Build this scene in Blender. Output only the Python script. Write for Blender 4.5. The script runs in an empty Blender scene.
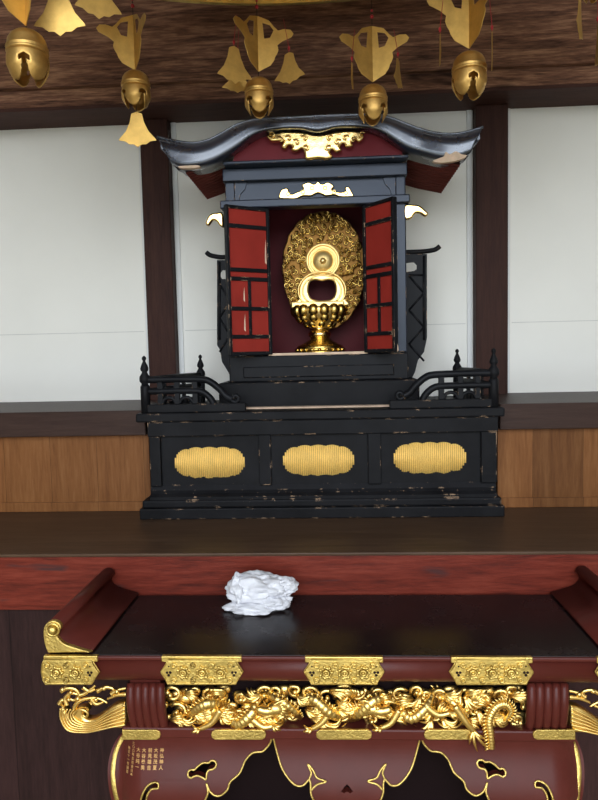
import bpy, bmesh, math, random
from mathutils import Vector, Matrix
C = bpy.context.scene.collection
PI = math.pi
rnd = random.Random(7)

# ------------------------------------------------------------------ camera
F = 644.0
CAM = Vector((0, 0, 1.55))
ROT = (Matrix.Rotation(.0543, 3, 'Z') @ Matrix.Rotation(PI/2 - .0744, 3, 'X')
       @ Matrix.Rotation(-.0223, 3, 'Z'))
cd = bpy.data.cameras.new('camera'); cd.sensor_width = 36; cd.lens = F/800*36
cd.clip_start = .02
co = bpy.data.objects.new('camera', cd); C.objects.link(co)
co.matrix_world = Matrix.Translation(CAM) @ ROT.to_4x4()
bpy.context.scene.camera = co

def ray(u, v): return ROT @ Vector(((u-299)/F, -(v-400)/F, -1))
def A(u, v, Y):                      # the point of the plane y = Y behind photo position u, v
    d = ray(u, v); return CAM + d*(Y/d.y)
def AZ(u, v, Z):                     # the point of the plane z = Z
    d = ray(u, v); return CAM + d*((Z-CAM.z)/d.z)

# ------------------------------------------------------------------ materials
def mat(name):
    m = bpy.data.materials.new(name); m.use_nodes = True
    nt = m.node_tree; b = nt.nodes['Principled BSDF']
    return m, nt, b
def N(nt, t, **k):
    n = nt.nodes.new('ShaderNode'+t)
    for a, v in k.items():
        if a in n.inputs: n.inputs[a].default_value = v
        else: setattr(n, a, v)
    return n
def ramp(nt, src, stops):
    r = nt.nodes.new('ShaderNodeValToRGB'); e = r.color_ramp.elements
    while len(e) < len(stops): e.new(.5)
    for x, (p, c) in zip(e, stops): x.position = p; x.color = (*c, 1)
    nt.links.new(src, r.inputs[0]); return r.outputs[0]
def coords(nt, scale, kind='Object'):
    t = N(nt, 'TexCoord'); mp = N(nt, 'Mapping'); mp.inputs['Scale'].default_value = scale
    nt.links.new(t.outputs[kind], mp.inputs[0]); return mp.outputs[0]
def bump(nt, b, src, s, d=.01):
    n = N(nt, 'Bump'); n.inputs['Strength'].default_value = s; n.inputs['Distance'].default_value = d
    nt.links.new(src, n.inputs['Height']); nt.links.new(n.outputs[0], b.inputs['Normal'])
def noise(nt, vec, scale, detail=4, rough=.55, dist=0):
    n = N(nt, 'TexNoise'); n.inputs['Scale'].default_value = scale; n.inputs['Detail'].default_value = detail
    n.inputs['Roughness'].default_value = rough; n.inputs['Distortion'].default_value = dist
    nt.links.new(vec, n.inputs['Vector']); return n.outputs[0]

def wood(name, stretch, cols, rough=.55, coat=0, scale=1.0, bmp=.15, knots=None, planks=None):
    m, nt, b = mat(name)
    v = coords(nt, stretch)
    w1 = noise(nt, v, 3*scale, 6, .6, .8); w2 = noise(nt, v, 14*scale, 5, .65)
    mx = N(nt, 'MixRGB', blend_type='MIX'); mx.inputs[0].default_value = .45
    nt.links.new(w1, mx.inputs[1]); nt.links.new(w2, mx.inputs[2])
    col = ramp(nt, mx.outputs[0], cols)
    if knots:
        k = noise(nt, coords(nt, knots[0]), knots[1], 3, .5, .6)
        kk = ramp(nt, k, [(knots[2], (0,0,0)), (knots[2]+.06, (1,1,1))])
        m2 = N(nt, 'MixRGB'); m2.inputs[2].default_value = (*knots[3], 1)
        nt.links.new(kk, m2.inputs[0]); nt.links.new(col, m2.inputs[1]); col = m2.outputs[0]
    if planks:
        s = N(nt, 'SeparateXYZ'); nt.links.new(coords(nt, (1,1,1)), s.inputs[0])
        md = N(nt, 'Math', operation='DIVIDE'); md.inputs[1].default_value = planks
        nt.links.new(s.outputs[0], md.inputs[0])
        fl = N(nt, 'Math', operation='FLOOR'); nt.links.new(md.outputs[0], fl.inputs[0])
        wn = N(nt, 'TexWhiteNoise', noise_dimensions='1D'); nt.links.new(fl.outputs[0], wn.inputs['W'])
        hs = N(nt, 'HueSaturation')
        mr = N(nt, 'MapRange'); mr.inputs[3].default_value = .72; mr.inputs[4].default_value = 1.15
        nt.links.new(wn.outputs[0], mr.inputs[0]); nt.links.new(mr.outputs[0], hs.inputs['Value'])
        nt.links.new(col, hs.inputs['Color']); col = hs.outputs[0]
        fr = N(nt, 'Math', operation='FRACT'); nt.links.new(md.outputs[0], fr.inputs[0])
        gp = ramp(nt, fr.outputs[0], [(0, (.25,.25,.25)), (.012, (1,1,1))])
        m3 = N(nt, 'MixRGB', blend_type='MULTIPLY'); m3.inputs[0].default_value = 1
        nt.links.new(col, m3.inputs[1]); nt.links.new(gp, m3.inputs[2]); col = m3.outputs[0]
    nt.links.new(col, b.inputs['Base Color'])
    b.inputs['Roughness'].default_value = rough; b.inputs['Coat Weight'].default_value = coat
    b.inputs['Coat Roughness'].default_value = .15; b.inputs['Specular IOR Level'].default_value = .13
    bump(nt, b, mx.outputs[0], bmp); return m

def lacquer(name, col, rough, coat=.6, coat_rough=.08, wear=0, wearcol=(.55,.36,.22), mott=.25, spec=.5, wear_r=.004, tint=(1,1,1)):
    m, nt, b = mat(name)
    v = coords(nt, (1,1,1)); n1 = noise(nt, v, 9, 5, .6)
    c2 = tuple(x*(1+mott*1.6)+.004*mott*4 for x in col)
    c = ramp(nt, n1, [(.3, tuple(x*(1-mott) for x in col)), (.72, c2)])
    if wear:
        bv = N(nt, 'Bevel', samples=4); bv.inputs['Radius'].default_value = wear_r
        g = N(nt, 'NewGeometry'); d = N(nt, 'VectorMath', operation='DOT_PRODUCT')
        nt.links.new(bv.outputs[0], d.inputs[0]); nt.links.new(g.outputs['Normal'], d.inputs[1])
        e = N(nt, 'Math', operation='SUBTRACT'); e.inputs[0].default_value = 1; nt.links.new(d.outputs['Value'], e.inputs[1])
        nz = noise(nt, v, 26, 5, .7)
        nzr = N(nt, 'MapRange'); nzr.inputs[1].default_value = 1-wear; nzr.inputs[2].default_value = 1-wear+.05
        nt.links.new(nz, nzr.inputs[0])
        er = N(nt, 'MapRange'); er.inputs[1].default_value = .02; er.inputs[2].default_value = .06
        nt.links.new(e.outputs[0], er.inputs[0])
        mu = N(nt, 'Math', operation='MULTIPLY'); nt.links.new(nzr.outputs[0], mu.inputs[0]); nt.links.new(er.outputs[0], mu.inputs[1])
        mx = N(nt, 'MixRGB'); mx.inputs[2].default_value = (*wearcol, 1)
        nt.links.new(mu.outputs[0], mx.inputs[0]); nt.links.new(c, mx.inputs[1]); c = mx.outputs[0]
    nt.links.new(c, b.inputs['Base Color'])
    rr = N(nt, 'MapRange'); rr.inputs[3].default_value = rough*.8; rr.inputs[4].default_value = rough*1.25
    nt.links.new(n1, rr.inputs[0]); nt.links.new(rr.outputs[0], b.inputs['Roughness'])
    b.inputs['Coat Weight'].default_value = coat; b.inputs['Coat Roughness'].default_value = coat_rough
    b.inputs['Specular IOR Level'].default_value = spec; b.inputs['Specular Tint'].default_value = (*tint, 1)
    return m

def gold(name, col=(.95,.62,.17), rough=.3, bs=.25, bscale=60, mott=.2, metal=1.0, vor=False):
    m, nt, b = mat(name)
    v = coords(nt, (1,1,1)); n1 = noise(nt, v, 22, 5, .65)
    nt.links.new(ramp(nt, n1, [(.3, tuple(x*(1-mott) for x in col)), (.65, col)]), b.inputs['Base Color'])
    b.inputs['Metallic'].default_value = metal; b.inputs['Roughness'].default_value = rough
    if vor:
        vo = N(nt, 'TexVoronoi'); vo.inputs['Scale'].default_value = bscale; nt.links.new(v, vo.inputs['Vector'])
        bump(nt, b, vo.outputs['Distance'], bs, .004)
    else: bump(nt, b, noise(nt, v, bscale, 4, .6), bs, .004)
    return m
def plain(name, col, rough=.6, metal=0, var=.1, sc=6):
    m, nt, b = mat(name)
    n1 = noise(nt, coords(nt, (1,1,1)), sc, 4)
    nt.links.new(ramp(nt, n1, [(.3, tuple(x*(1-var) for x in col)), (.7, tuple(min(1, x*(1+var)) for x in col))]), b.inputs['Base Color'])
    b.inputs['Roughness'].default_value = rough; b.inputs['Metallic'].default_value = metal; b.inputs['Specular IOR Level'].default_value = .12
    return m

M = {}
M['beam'] = wood('beam_wood', (1.0, 11, 11), [(.36, (.055,.025,.016)), (.5, (.19,.09,.054)), (.62, (.38,.20,.115))], .6, knots=((1.3,6,6), 1.6, .66, (.03,.014,.01)))
M['lintel'] = wood('shaded_underside_wood', (1, 10, 10), [(.3, (.040,.017,.013)), (.7, (.085,.038,.028))], .6)  # darker wood, shade of the underside put into the colour
M['post'] = wood('post_wood', (12, 12, 1), [(.3, (.022,.008,.006)), (.7, (.058,.023,.015))], .55)
M['sill'] = wood('sill_wood', (1, 10, 10), [(.3, (.030,.016,.013)), (.7, (.060,.034,.025))], .42)
M['orange'] = wood('panel_wood', (9, 9, .9), [(.3, (.13,.048,.015)), (.5, (.20,.080,.025)), (.7, (.265,.118,.042))], .5, planks=.165)
M['ledge'] = wood('ledge_wood', (.8, 9, 9), [(.3, (.050,.027,.015)), (.7, (.115,.068,.040))], .38, bmp=.08)
M['redboard'] = wood('red_board_wood', (1.1, 10, 10), [(.33, (.060,.012,.008)), (.5, (.145,.023,.013)), (.68, (.215,.042,.024))], .42, coat=0, knots=((1.2,7,7), 2.6, .64, (.07,.025,.022)))
M['skirt'] = wood('skirt_wood', (9, 9, 1), [(.3, (.020,.009,.008)), (.7, (.056,.025,.022))], .6, planks=.31)
M['plaster'] = plain('white_plaster', (.82,.805,.735), .9, var=.02, sc=3)
M['room'] = plain('room_plaster', (.42,.38,.32), .9, var=.05)
M['tatami'] = wood('floor_straw', (30, 1, 1), [(.3, (.36,.29,.16)), (.7, (.48,.40,.24))], .8)
M['ceil'] = wood('ceiling_wood', (1, 8, 8), [(.3, (.10,.055,.03)), (.7, (.18,.10,.06))], .6)
M['gravel'] = plain('gravel', (.45,.44,.41), .9, var=.1, sc=40)
M['black'] = lacquer('black_worn_lacquer', (.0065,.0065,.0075), .5, 0, .25, wear=.43, spec=.10, wear_r=.006)
M['blackplain'] = lacquer('black_lacquer', (.006,.0063,.0078), .42, 0, .2, wear=.44, spec=.11)
M['roof'] = lacquer('roof_lacquer', (.014,.019,.034), .27, 1.0, .14, wear=.36, wearcol=(.75,.55,.45), spec=1.0, tint=(.80,.88,1.0))  # blue of the reflected sky put into base colour and tint
M['lintelq'] = lacquer('lintel_lacquer', (.009,.012,.022), .32, 0, .2, wear=.42, spec=.38, tint=(.80,.88,1.0))  # sky-blue sheen put into the colour and tint here too
M['darkred'] = plain('shrine_inside_red', (.10,.012,.016), .5, var=.15)
M['gablered'] = plain('gable_red', (.15,.018,.024), .5, var=.15)
M['rafter'] = plain('rafter_red', (.17,.045,.036), .6, var=.25)
M['raftershade'] = plain('rafter_gap_shade', (.03,.010,.009), .7)  # shade between the slats put in as a darker board colour
M['doorred'] = plain('door_red', (.27,.026,.018), .5, var=.1, sc=12)
M['bare'] = plain('bare_wood', (.62,.46,.33), .7, var=.2, sc=30)
M['table'] = lacquer('maroon_lacquer', (.084,.0155,.0105), .34, 0, .1, mott=.1, spec=.20)
M['tabletop'] = lacquer('dark_tabletop_lacquer', (.010,.005,.005), .26, 0, .05, mott=.2, spec=.2)
M['innershade'] = plain('table_inside_shade', (.008,.003,.003), .8)  # darkness seen through the gaps put into the colour
M['gold'] = gold('gold_leaf', (.98,.68,.22), .34, .15, 60)
M['goldplate'] = gold('gold_plate', (.80,.58,.17), .40, .45, 170, .35)
M['goldshine'] = gold('polished_gold', (1.0,.74,.30), .18, .15, 40, .1)
M['goldsoft'] = gold('soft_gold', (1.0,.74,.30), .42, .1, 40, .1)
M['goldshade'] = gold('shaded_gap_gold', (.15,.075,.02), .4, .2, 80, .3)  # shade in the gaps between the scrolls put into the colour
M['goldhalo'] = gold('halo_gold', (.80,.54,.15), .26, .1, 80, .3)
M['reed'] = gold('reeded_gold', (1.0,.64,.16), .55, .2, 50, .2, metal=.12)
M['brass'] = gold('old_brass', (.72,.45,.14), .5, .2, 60, .3)
M['brassplate'] = gold('brass_plate', (.70,.44,.12), .45, .15, 50, .25, metal=.85)
M['cord'] = plain('dark_cord', (.03,.02,.015), .8)
M['bead'] = plain('red_bead', (.35,.03,.03), .3)
M['hole'] = plain('dark_hole', (.02,.008,.006), .7)
M['paint'] = plain('gold_paint', (.72,.42,.15), .5, metal=.3)
M['seam'] = plain('seam_white', (.62,.61,.56), .9)
M['thread'] = plain('white_trim', (.74,.74,.71), .8, var=.03)
# white cloth
m, nt, b = mat('white_cloth'); M['cloth'] = m
nz = noise(nt, coords(nt, (1,1,1)), 30, 5, .6)
nt.links.new(ramp(nt, nz, [(.3, (.66,.66,.69)), (.7, (.80,.80,.81))]), b.inputs['Base Color'])
b.inputs['Roughness'].default_value = .85; bump(nt, b, noise(nt, coords(nt, (1,1,1)), 90, 4), .3, .003)

# ------------------------------------------------------------------ mesh helpers
class MB:
    def __init__(s): s.bm = bmesh.new(); s.mi = 0
    def _fin(s, geom_faces, smooth=False):
        for f in geom_faces: f.material_index = s.mi; f.smooth = smooth
    def box(s, x0, x1, y0, y1, z0, z1, bev=0, rot=None):
        r = bmesh.ops.create_cube(s.bm, size=1)
        vs = r['verts']; c = Vector(((x0+x1)/2, (y0+y1)/2, (z0+z1)/2)); d = Vector((x1-x0, y1-y0, z1-z0))
        for v in vs:
            v.co = Vector((v.co.x*d.x, v.co.y*d.y, v.co.z*d.z))
            if rot is not None: v.co = rot @ v.co
            v.co += c
        fs = list({f for v in vs for f in v.link_faces}); s._fin(fs)
        if bev:
            es = list({e for v in vs for e in v.link_edges})
            r = bmesh.ops.bevel(s.bm, geom=es, offset=bev, segments=2, profile=.5, affect='EDGES')
            s._fin(r['faces'])
        return s
    def tube(s, pts, rad, seg=10, cap=True, flat=None):
        pts = [Vector(p) for p in pts]; n = len(pts)
        if not hasattr(rad, '__len__'): rad = [rad]*n
        rings = []; up = None
        for i, p in enumerate(pts):
            t = (pts[min(i+1, n-1)]-pts[max(i-1, 0)])
            t = t.normalized() if t.length > 1e-9 else Vector((0, 0, 1))
            if up is None: up = Vector((0, 1, 0)) if abs(t.y) < .9 else Vector((1, 0, 0))
            a = (up - t*up.dot(t)); a = a.normalized() if a.length > 1e-6 else t.orthogonal().normalized(); up = a
            b_ = t.cross(a)
            fx = flat if flat else 1
            rings.append([s.bm.verts.new(p + (a*math.cos(q*2*PI/seg)*fx + b_*math.sin(q*2*PI/seg))*rad[i]) for q in range(seg)])
        fs = []
        for i in range(n-1):
            for q in range(seg):
                fs.append(s.bm.faces.new((rings[i][q], rings[i][(q+1) % seg], rings[i+1][(q+1) % seg], rings[i+1][q])))
        if cap: fs.append(s.bm.faces.new(rings[0][::-1])); fs.append(s.bm.faces.new(rings[-1]))
        s._fin(fs, True); return s
    def lathe(s, prof, c, seg=24, axis='Z'):
        c = Vector(c); rings = []
        for r_, h in prof:
            ring = []
            for q in range(seg):
                a = q*2*PI/seg
                v = Vector((r_*math.cos(a), r_*math.sin(a), h))
                if axis == 'Y': v = Vector((v.x, v.z, v.y))
                ring.append(s.bm.verts.new(c+v))
            rings.append(ring)
        fs = []
        for i in range(len(rings)-1):
            for q in range(seg):
                fs.append(s.bm.faces.new((rings[i][q], rings[i][(q+1) % seg], rings[i+1][(q+1) % seg], rings[i+1][q])))
        if prof[0][0] > 1e-4: fs.append(s.bm.faces.new(rings[0][::-1]))
        if prof[-1][0] > 1e-4: fs.append(s.bm.faces.new(rings[-1]))
        s._fin(fs, True); return s
    def ball(s, c, r, sc=(1,1,1), seg=12):
        rr = bmesh.ops.create_uvsphere(s.bm, u_segments=seg, v_segments=max(6, seg*2//3), radius=1)
        for v in rr['verts']: v.co = Vector((v.co.x*sc[0]*r, v.co.y*sc[1]*r, v.co.z*sc[2]*r)) + Vector(c)
        s._fin({f for v in rr['verts'] for f in v.link_faces}, True); return s
    def torus(s, c, R, r, axis='Y', seg=28, ms=10, sx=1, sz=1):
        pts = [];
        for i in range(seg+1):
            a = 2*PI*i/seg
            pts.append(Vector(c)+Vector((math.cos(a)*R*sx, 0, math.sin(a)*R*sz)))
        return s.tube(pts, r, ms, cap=False)
    def poly(s, outline, y0, depth, holes=(), bev=0, smooth=False):
        """outline in (x, z) world units, filled and given depth along y (front face at y0)."""
        cu = bpy.data.curves.new('t', 'CURVE'); cu.dimensions = '2D'; cu.fill_mode = 'BOTH'
        bev = min(bev, depth*.49)
        cu.extrude = max(depth/2-bev, 1e-5); cu.bevel_depth = bev; cu.bevel_resolution = 2; cu.offset = -bev
        for ol in [outline]+list(holes):
            sp = cu.splines.new('POLY'); sp.points.add(len(ol)-1); sp.use_cyclic_u = True
            for p, q in zip(sp.points, ol): p.co = (q[0], q[1], 0, 1)
        ob = bpy.data.objects.new('t', cu); me = bpy.data.meshes.new_from_object(ob)
        k0 = len(s.bm.faces); kv = len(s.bm.verts)
        s.bm.from_mesh(me); s.bm.faces.ensure_lookup_table(); s.bm.verts.ensure_lookup_table()
        for v in s.bm.verts[kv:]: v.co = Vector((v.co.x, y0+depth/2-v.co.z, v.co.y))
        s._fin(s.bm.faces[k0:], smooth)
        bmesh.ops.recalc_face_normals(s.bm, faces=s.bm.faces[k0:])
        bpy.data.objects.remove(ob); bpy.data.curves.remove(cu); bpy.data.meshes.remove(me)
        return s
    def prism_y(s, outline, y0, y1, smooth=False):        # (x,z) outline swept along y
        a = [s.bm.verts.new((x, y0, z)) for x, z in outline]; b_ = [s.bm.verts.new((x, y1, z)) for x, z in outline]
        n = len(a); fs = []
        for i in range(n): fs.append(s.bm.faces.new((a[i], a[(i+1) % n], b_[(i+1) % n], b_[i])))
        s._fin(fs, smooth)
        f2 = [s.bm.faces.new(a[::-1]), s.bm.faces.new(b_)]; s._fin(f2)
        bmesh.ops.recalc_face_normals(s.bm, faces=fs+f2); return s
    def prism_x(s, outline, x0, x1, smooth=False):        # (y,z) outline swept along x
        a = [s.bm.verts.new((x0, y, z)) for y, z in outline]; b_ = [s.bm.verts.new((x1, y, z)) for y, z in outline]
        n = len(a); fs = []
        for i in range(n): fs.append(s.bm.faces.new((a[i], a[(i+1) % n], b_[(i+1) % n], b_[i])))
        s._fin(fs, smooth)
        f2 = [s.bm.faces.new(a[::-1]), s.bm.faces.new(b_)]; s._fin(f2)
        bmesh.ops.recalc_face_normals(s.bm, faces=fs+f2); return s
    def xform(s, mtx):
        for v in s.bm.verts: v.co = mtx @ v.co
        return s
    def build(s, name, mats, parent=None, label=None, auto=True):
        if not isinstance(mats, (list, tuple)): mats = [mats]
        me = bpy.data.meshes.new(name)
        org = Vector((0,0,0))
        if parent is not None:
            org = Vector(parent.get('_org', (0,0,0)))
        for v in s.bm.verts: v.co -= org
        s.bm.to_mesh(me); s.bm.free()
        for k in mats: me.materials.append(M[k])
        o = bpy.data.objects.new(name, me); C.objects.link(o)
        if parent is not None:
            o.parent = parent; ORG[o.name] = org; o['_org'] = list(org)
        else: o['_org'] = [0,0,0]
        if label: o['label'] = label
        TEMP.append(o)
        return o
ORG = {}; TEMP = []
def thing(name, label, cat, loc=(0,0,0), group=None):
    o = bpy.data.objects.new(name, None); C.objects.link(o); o.location = loc; o.empty_display_size = .1
    o['label'] = label; o['category'] = cat; o['_org'] = list(loc); TEMP.append(o)
    if group: o['group'] = group
    return o
def struct(mb, name, m, label=None):
    o = mb.build(name, m); o['kind'] = 'structure'
    if label: o['label'] = label
    return o
def spline(pts, n=6, closed=False):
    """Catmull-Rom through the points."""
    pts = [Vector(p) for p in pts]; out = []; L = len(pts)
    rng = range(L if closed else L-1)
    for i in rng:
        if closed: p0, p1, p2, p3 = (pts[(i+k-1) % L] for k in range(4))
        else: p0, p1, p2, p3 = pts[max(i-1, 0)], pts[i], pts[i+1], pts[min(i+2, L-1)]
        for k in range(n):
            t = k/n
            out.append(.5*((2*p1)+(p2-p0)*t+(2*p0-5*p1+4*p2-p3)*t*t+(3*p1-p0-3*p2+p3)*t**3))
    if not closed: out.append(pts[-1])
    return out
def xz(pts, Y): return [(p.x, p.z) for p in (A(u, v, Y) for u, v in pts)]
def sx(pts, Y, n=5, closed=True): return xz([(p.x, p.y) for p in spline([Vector((u, v, 0)) for u, v in pts], n, closed)], Y)
def lerp(a, b, t): return a+(b-a)*t

# ------------------------------------------------------------------ the room
XL, XR, YF, YB, ZC = -2.7, 2.7, -3.2, 2.66, 5.2
ZS = 1.365          # top of the low steps
ZP = 1.0125         # top of the platform
struct(MB().box(XL, XR, YF, YB+.1, -.1, 0), 'floor', 'tatami')
struct(MB().box(XL-.1, XR+.1, YF-.1, YB+.1, ZC, ZC+.1), 'ceiling', 'ceil')
struct(MB().box(XL-.1, XL, YF, YB+.1, -.1, ZC), 'wall_left', 'room')
struct(MB().box(XR, XR+.1, YF, YB+.1, -.1, ZC), 'wall_right', 'room')
wf = MB(); wf.box(XL, -2.3, YF-.1, YF, 0, ZC); wf.box(2.3, XR, YF-.1, YF, 0, ZC); wf.box(-2.3, 2.3, YF-.1, YF, 5.0, ZC)
struct(wf, 'wall_front', 'room')
wall = struct(MB().box(XL, XR, YB, YB+.1, -.1, ZC), 'wall_back', 'plaster')
struct(MB().box(-14, 14, YF-14, YF-.1, -.5, -.4), 'ground', 'gravel')
# slim white battens along the posts
PL = (-.7535, -.641); PR = (.568, .6925)
bt = MB()
for x0 in (PL[0]-.022, PL[1]+.002, PR[0]-.024, PR[1]+.002): bt.box(x0, x0+.02, YB-.008, YB, ZS, 2.49, .002)
struct(bt, 'trim_1', 'thread')
sm_ = MB()
for x0, x1 in ((XL+.02, PL[0]-.03), (PL[1]+.03, PR[0]-.03), (PR[1]+.03, XR-.02)): sm_.box(x0, x1, YB-.001, YB+.01, 1.648, 1.651)
struct(sm_, 'trim_13', 'seam')
p_ = MB(); p_.box(PL[0], PL[1], 2.6, YB, ZP, 2.487, .004); struct(p_, 'trim_2', 'post')
p_ = MB(); p_.box(PR[0], PR[1], 2.6, YB, ZP, 2.487, .004); struct(p_, 'trim_3', 'post')
# lintel slab, coloured dark as the shaded underside; board and big beam
struct(MB().box(XL, XR, 2.47, YB, 2.487, 2.50, .002), 'trim_4', 'lintel')
struct(MB().box(XL, XR, 2.468, YB, 2.50, 2.562, .004), 'trim_5', 'beam')
prof = [(YB, 2.562), (2.46, 2.562)]
for i in range(13):
    a = -1+2*i/12
    prof.append((2.452-.035*math.cos(a*1.3), 2.83+.262*a))
prof += [(2.46, 3.10), (YB, 3.10)]
struct(MB().prism_x(prof, XL, XR, True), 'trim_6', 'beam')
# low steps with orange panels left and right of the shrine base
def low_step(x0, x1, n):
    b = MB(); b.box(x0, x1, 2.14, YB, 1.2795, ZS, .003); struct(b, 'trim_%d' % n, 'sill')
    b = MB(); b.box(x0, x1, 2.172, 2.2, ZP+.03, 1.2795); struct(b, 'trim_%d' % (n+1), 'orange')
    b = MB(); b.box(x0, x1, 2.165, 2.2, ZP, ZP+.033, .002); struct(b, 'trim_%d' % (n+2), 'orange')
low_step(XL, -.640, 7); low_step(.545, XR, 10)

# ------------------------------------------------------------------ the platform
pl = thing('altar_platform', 'wide dark wooden platform with a red front board behind the maroon table', 'platform', (0, 2.2, 0))
b = MB(); b.box(XL+.05, XR-.05, 1.690, YB-.01, ZP-.009, ZP, .003); b.build('top_board', 'ledge', pl)
b = MB(); b.box(XL+.05, XR-.05, 1.697, 1.74, .862, ZP-.009, .003); b.build('front_board', 'redboard', pl, 'red stained board with dark grain')
b = MB(); b.box(XL+.05, XR-.05, 1.703, 1.74, .850, .862, .002); b.build('moulding', 'redboard', pl)
b = MB(); b.box(XL+.05, XR-.05, 1.725, 1.76, 0, .850); b.box(XL+.05, XR-.05, 2.4, 2.44, 0, ZP-.009); b.build('lower_panel', 'skirt', pl, 'dark brown vertical boards')

# ------------------------------------------------------------------ pedestal under the shrine
BX0, BX1 = -.643, .536; BC = (BX0+BX1)/2; BYF, BYB = 2.045, 2.60
pd = thing('shrine_pedestal', 'long black chipped pedestal with three reeded gold ovals, standing on the wooden platform', 'pedestal', (BC, 2.3, ZP))
b = MB()
b.box(BX0, BX1, BYF, BYB, ZP, ZP+.036, .004)
b.box(BX0+.008, BX1-.008, BYF+.006, BYB, ZP+.036, ZP+.062, .006)
b.build('foot', 'black', pd)
b = MB(); b.prism_x([(BYF+.012, ZP+.062), (BYF+.012, ZP+.072), (BYF+.024, ZP+.082), (BYF+.022, ZP+.092), (BYF+.030, ZP+.108), (BYB, ZP+.108), (BYB, ZP+.062)], BX0+.034, BX1-.022)
b.build('lower_moulding', 'black', pd)
b = MB()
z0, z1 = ZP+.108, 1.2845
for x0, x1 in ((BX0+.037, -.570), (-.2465, -.2075), (.1068, .148), (.466, BX1-.021)):
    b = MB(); b.box(x0, x1, BYF+.015, BYF+.06, z0, z1, .002); b.build('stile', 'black', pd)
ovals = []
for x0, x1 in ((-.570, -.2465), (-.2075, .1068), (.148, .466)):
    q = MB(); q.box(x0-.001, x1+.001, BYF+.029, BYF+.055, z0, z1); pn = q.build('panel', 'black', pd)
    ovals.append((pn, (x0+x1)/2))
b = MB(); b.box(BX0+.04, BX1-.024, BYF+.055, BYB-.01, z0, z1); b.build('core', 'black', pd)
b = MB(); b.box(BX0+.034, BX1-.018, BYF+.010, BYB, 1.2845, 1.333, .003); b.build('upper_band', 'black', pd)
b = MB(); b.box(BX0, BX1, BYF, BYB, 1.333, 1.362, .005); b.build('top_slab', 'black', pd)
# reeded gold ovals, each with a lobed outline
def oval(pn, cx, cz, w, h, seed):
    r = random.Random(seed); q = MB(); n = 37; Y = BYF+.029
    for i in range(n):
        t = (i+.5)/n*2-1
        e = (1-abs(t)**4.2)**.5
        lob = .89+.11*abs(math.sin(t*2.5*PI+.5*PI))**.6
        hz = h/2*e*lob
        x = cx+t*w/2
        za = cz-hz-r.random()*.004*(1 if seed != 1 else .5); zb = cz+hz
        if zb-za < .004: continue
        pts = [(x, Y+.001, za), (x, Y+.001, zb)]
        q.tube(pts, w/n*.52, 8, True)
    q.mi = 0
    q.build('reeded_oval', 'reed', pn, 'gold oval with fine vertical reeds')
for (pn, cx), ox, oz, s in zip(ovals, (-.411, -.0537, .305), (1.1965, 1.1985, 1.202), range(3)): oval(pn, ox, oz, .232, .1, s)
# railing
POSTPROF = [(.0155, 0), (.0155, .088), (.012, .093), (.0105, .098), (.0165, .104), (.0175, .112), (.0165, .121), (.010, .131), (.008, .136), (.0125, .141), (.0135, .147), (.010, .158), (.005, .169), (.0045, .173), (.0075, .178), (.0065, .184), (.001, .189)]
def rpost(x, y):
    q = MB(); q.lathe([(r, h+1.36) for r, h in POSTPROF[:3]], (x, y, 0), 16); po = q.build('railing_post', 'black', pd)
    q = MB(); q.lathe([(r, h+1.36) for r, h in POSTPROF[2:]], (x, y, 0), 16); q.build('finial', 'black', po)
RP = {}
for sgn, xf, xr in ((-1, -.616, -.519), (1, .508, .474)):
    rpost(xf, 2.075); rpost(xr, 2.5)
    inn = -sgn
    def X(d): return xf+inn*d
    q = MB()
    yf = 2.075
    # front rails: top one sweeps down to a curl
    top = spline([(X(.0), yf, 1.470), (X(.10), yf, 1.470), (X(.185), yf, 1.468), (X(.215), yf, 1.460), (X(.245), yf, 1.436), (X(.265), yf, 1.413), (X(.285), yf, 1.402)], 6)
    q.tube(top, .0115, 8)
    q.tube(spline([(X(.283), yf, 1.398), (X(.296), yf, 1.392), (X(.306), yf, 1.400), (X(.303), yf, 1.412), (X(.292), yf, 1.412), (X(.288), yf, 1.404)], 5), .007, 8)
    q.tube(spline([(X(0), yf, 1.432), (X(.15), yf, 1.432), (X(.19), yf, 1.426), (X(.215), yf, 1.405), (X(.225), yf, 1.385)], 6), .0110, 8)
    q.build('front_railing', 'blackplain', pd)
    q = MB(); q.box(min(X(.0), X(.33)), max(X(.0), X(.33)), yf-.012, yf+.012, 1.362, 1.389, .003)
    q.build('bottom_rail', 'black', pd)
    for d in (.05, .105, .165):
        q = MB(); q.box(X(d)-.009, X(d)+.009, yf-.006, yf+.006, 1.389, 1.464, .002); q.build('strut', 'blackplain', pd)
    q = MB()
    for k in (.078, .135):
        q.tube([(X(k)+.022*math.cos(a), yf, 1.389+.022*math.sin(a)) for a in [PI*i/10 for i in range(11)]], .006, 8)
    q.build('arched_brace', 'blackplain', pd)
    q = MB()
    for z_, h in ((1.470, .0095), (1.432, .0085)):
        q.tube([(xf, 2.075, z_), (lerp(xf, xr, .5), 2.29, z_+.002), (xr, 2.5, z_)], h, 8)
    a_ = Vector((xf, 2.075, 0)); b_ = Vector((xr, 2.5, 0))
    for k in range(10): 
        p = a_.lerp(b_, (k+.5)/10); q.box(p.x-.012, p.x+.012, p.y-.024, p.y+.024, 1.362, 1.388)
    for k in (.3, .65):
        p = a_.lerp(b_, k); q.box(p.x-.006, p.x+.006, p.y-.008, p.y+.008, 1.388, 1.464)
    q.build('side_railing', 'blackplain', pd)

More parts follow.
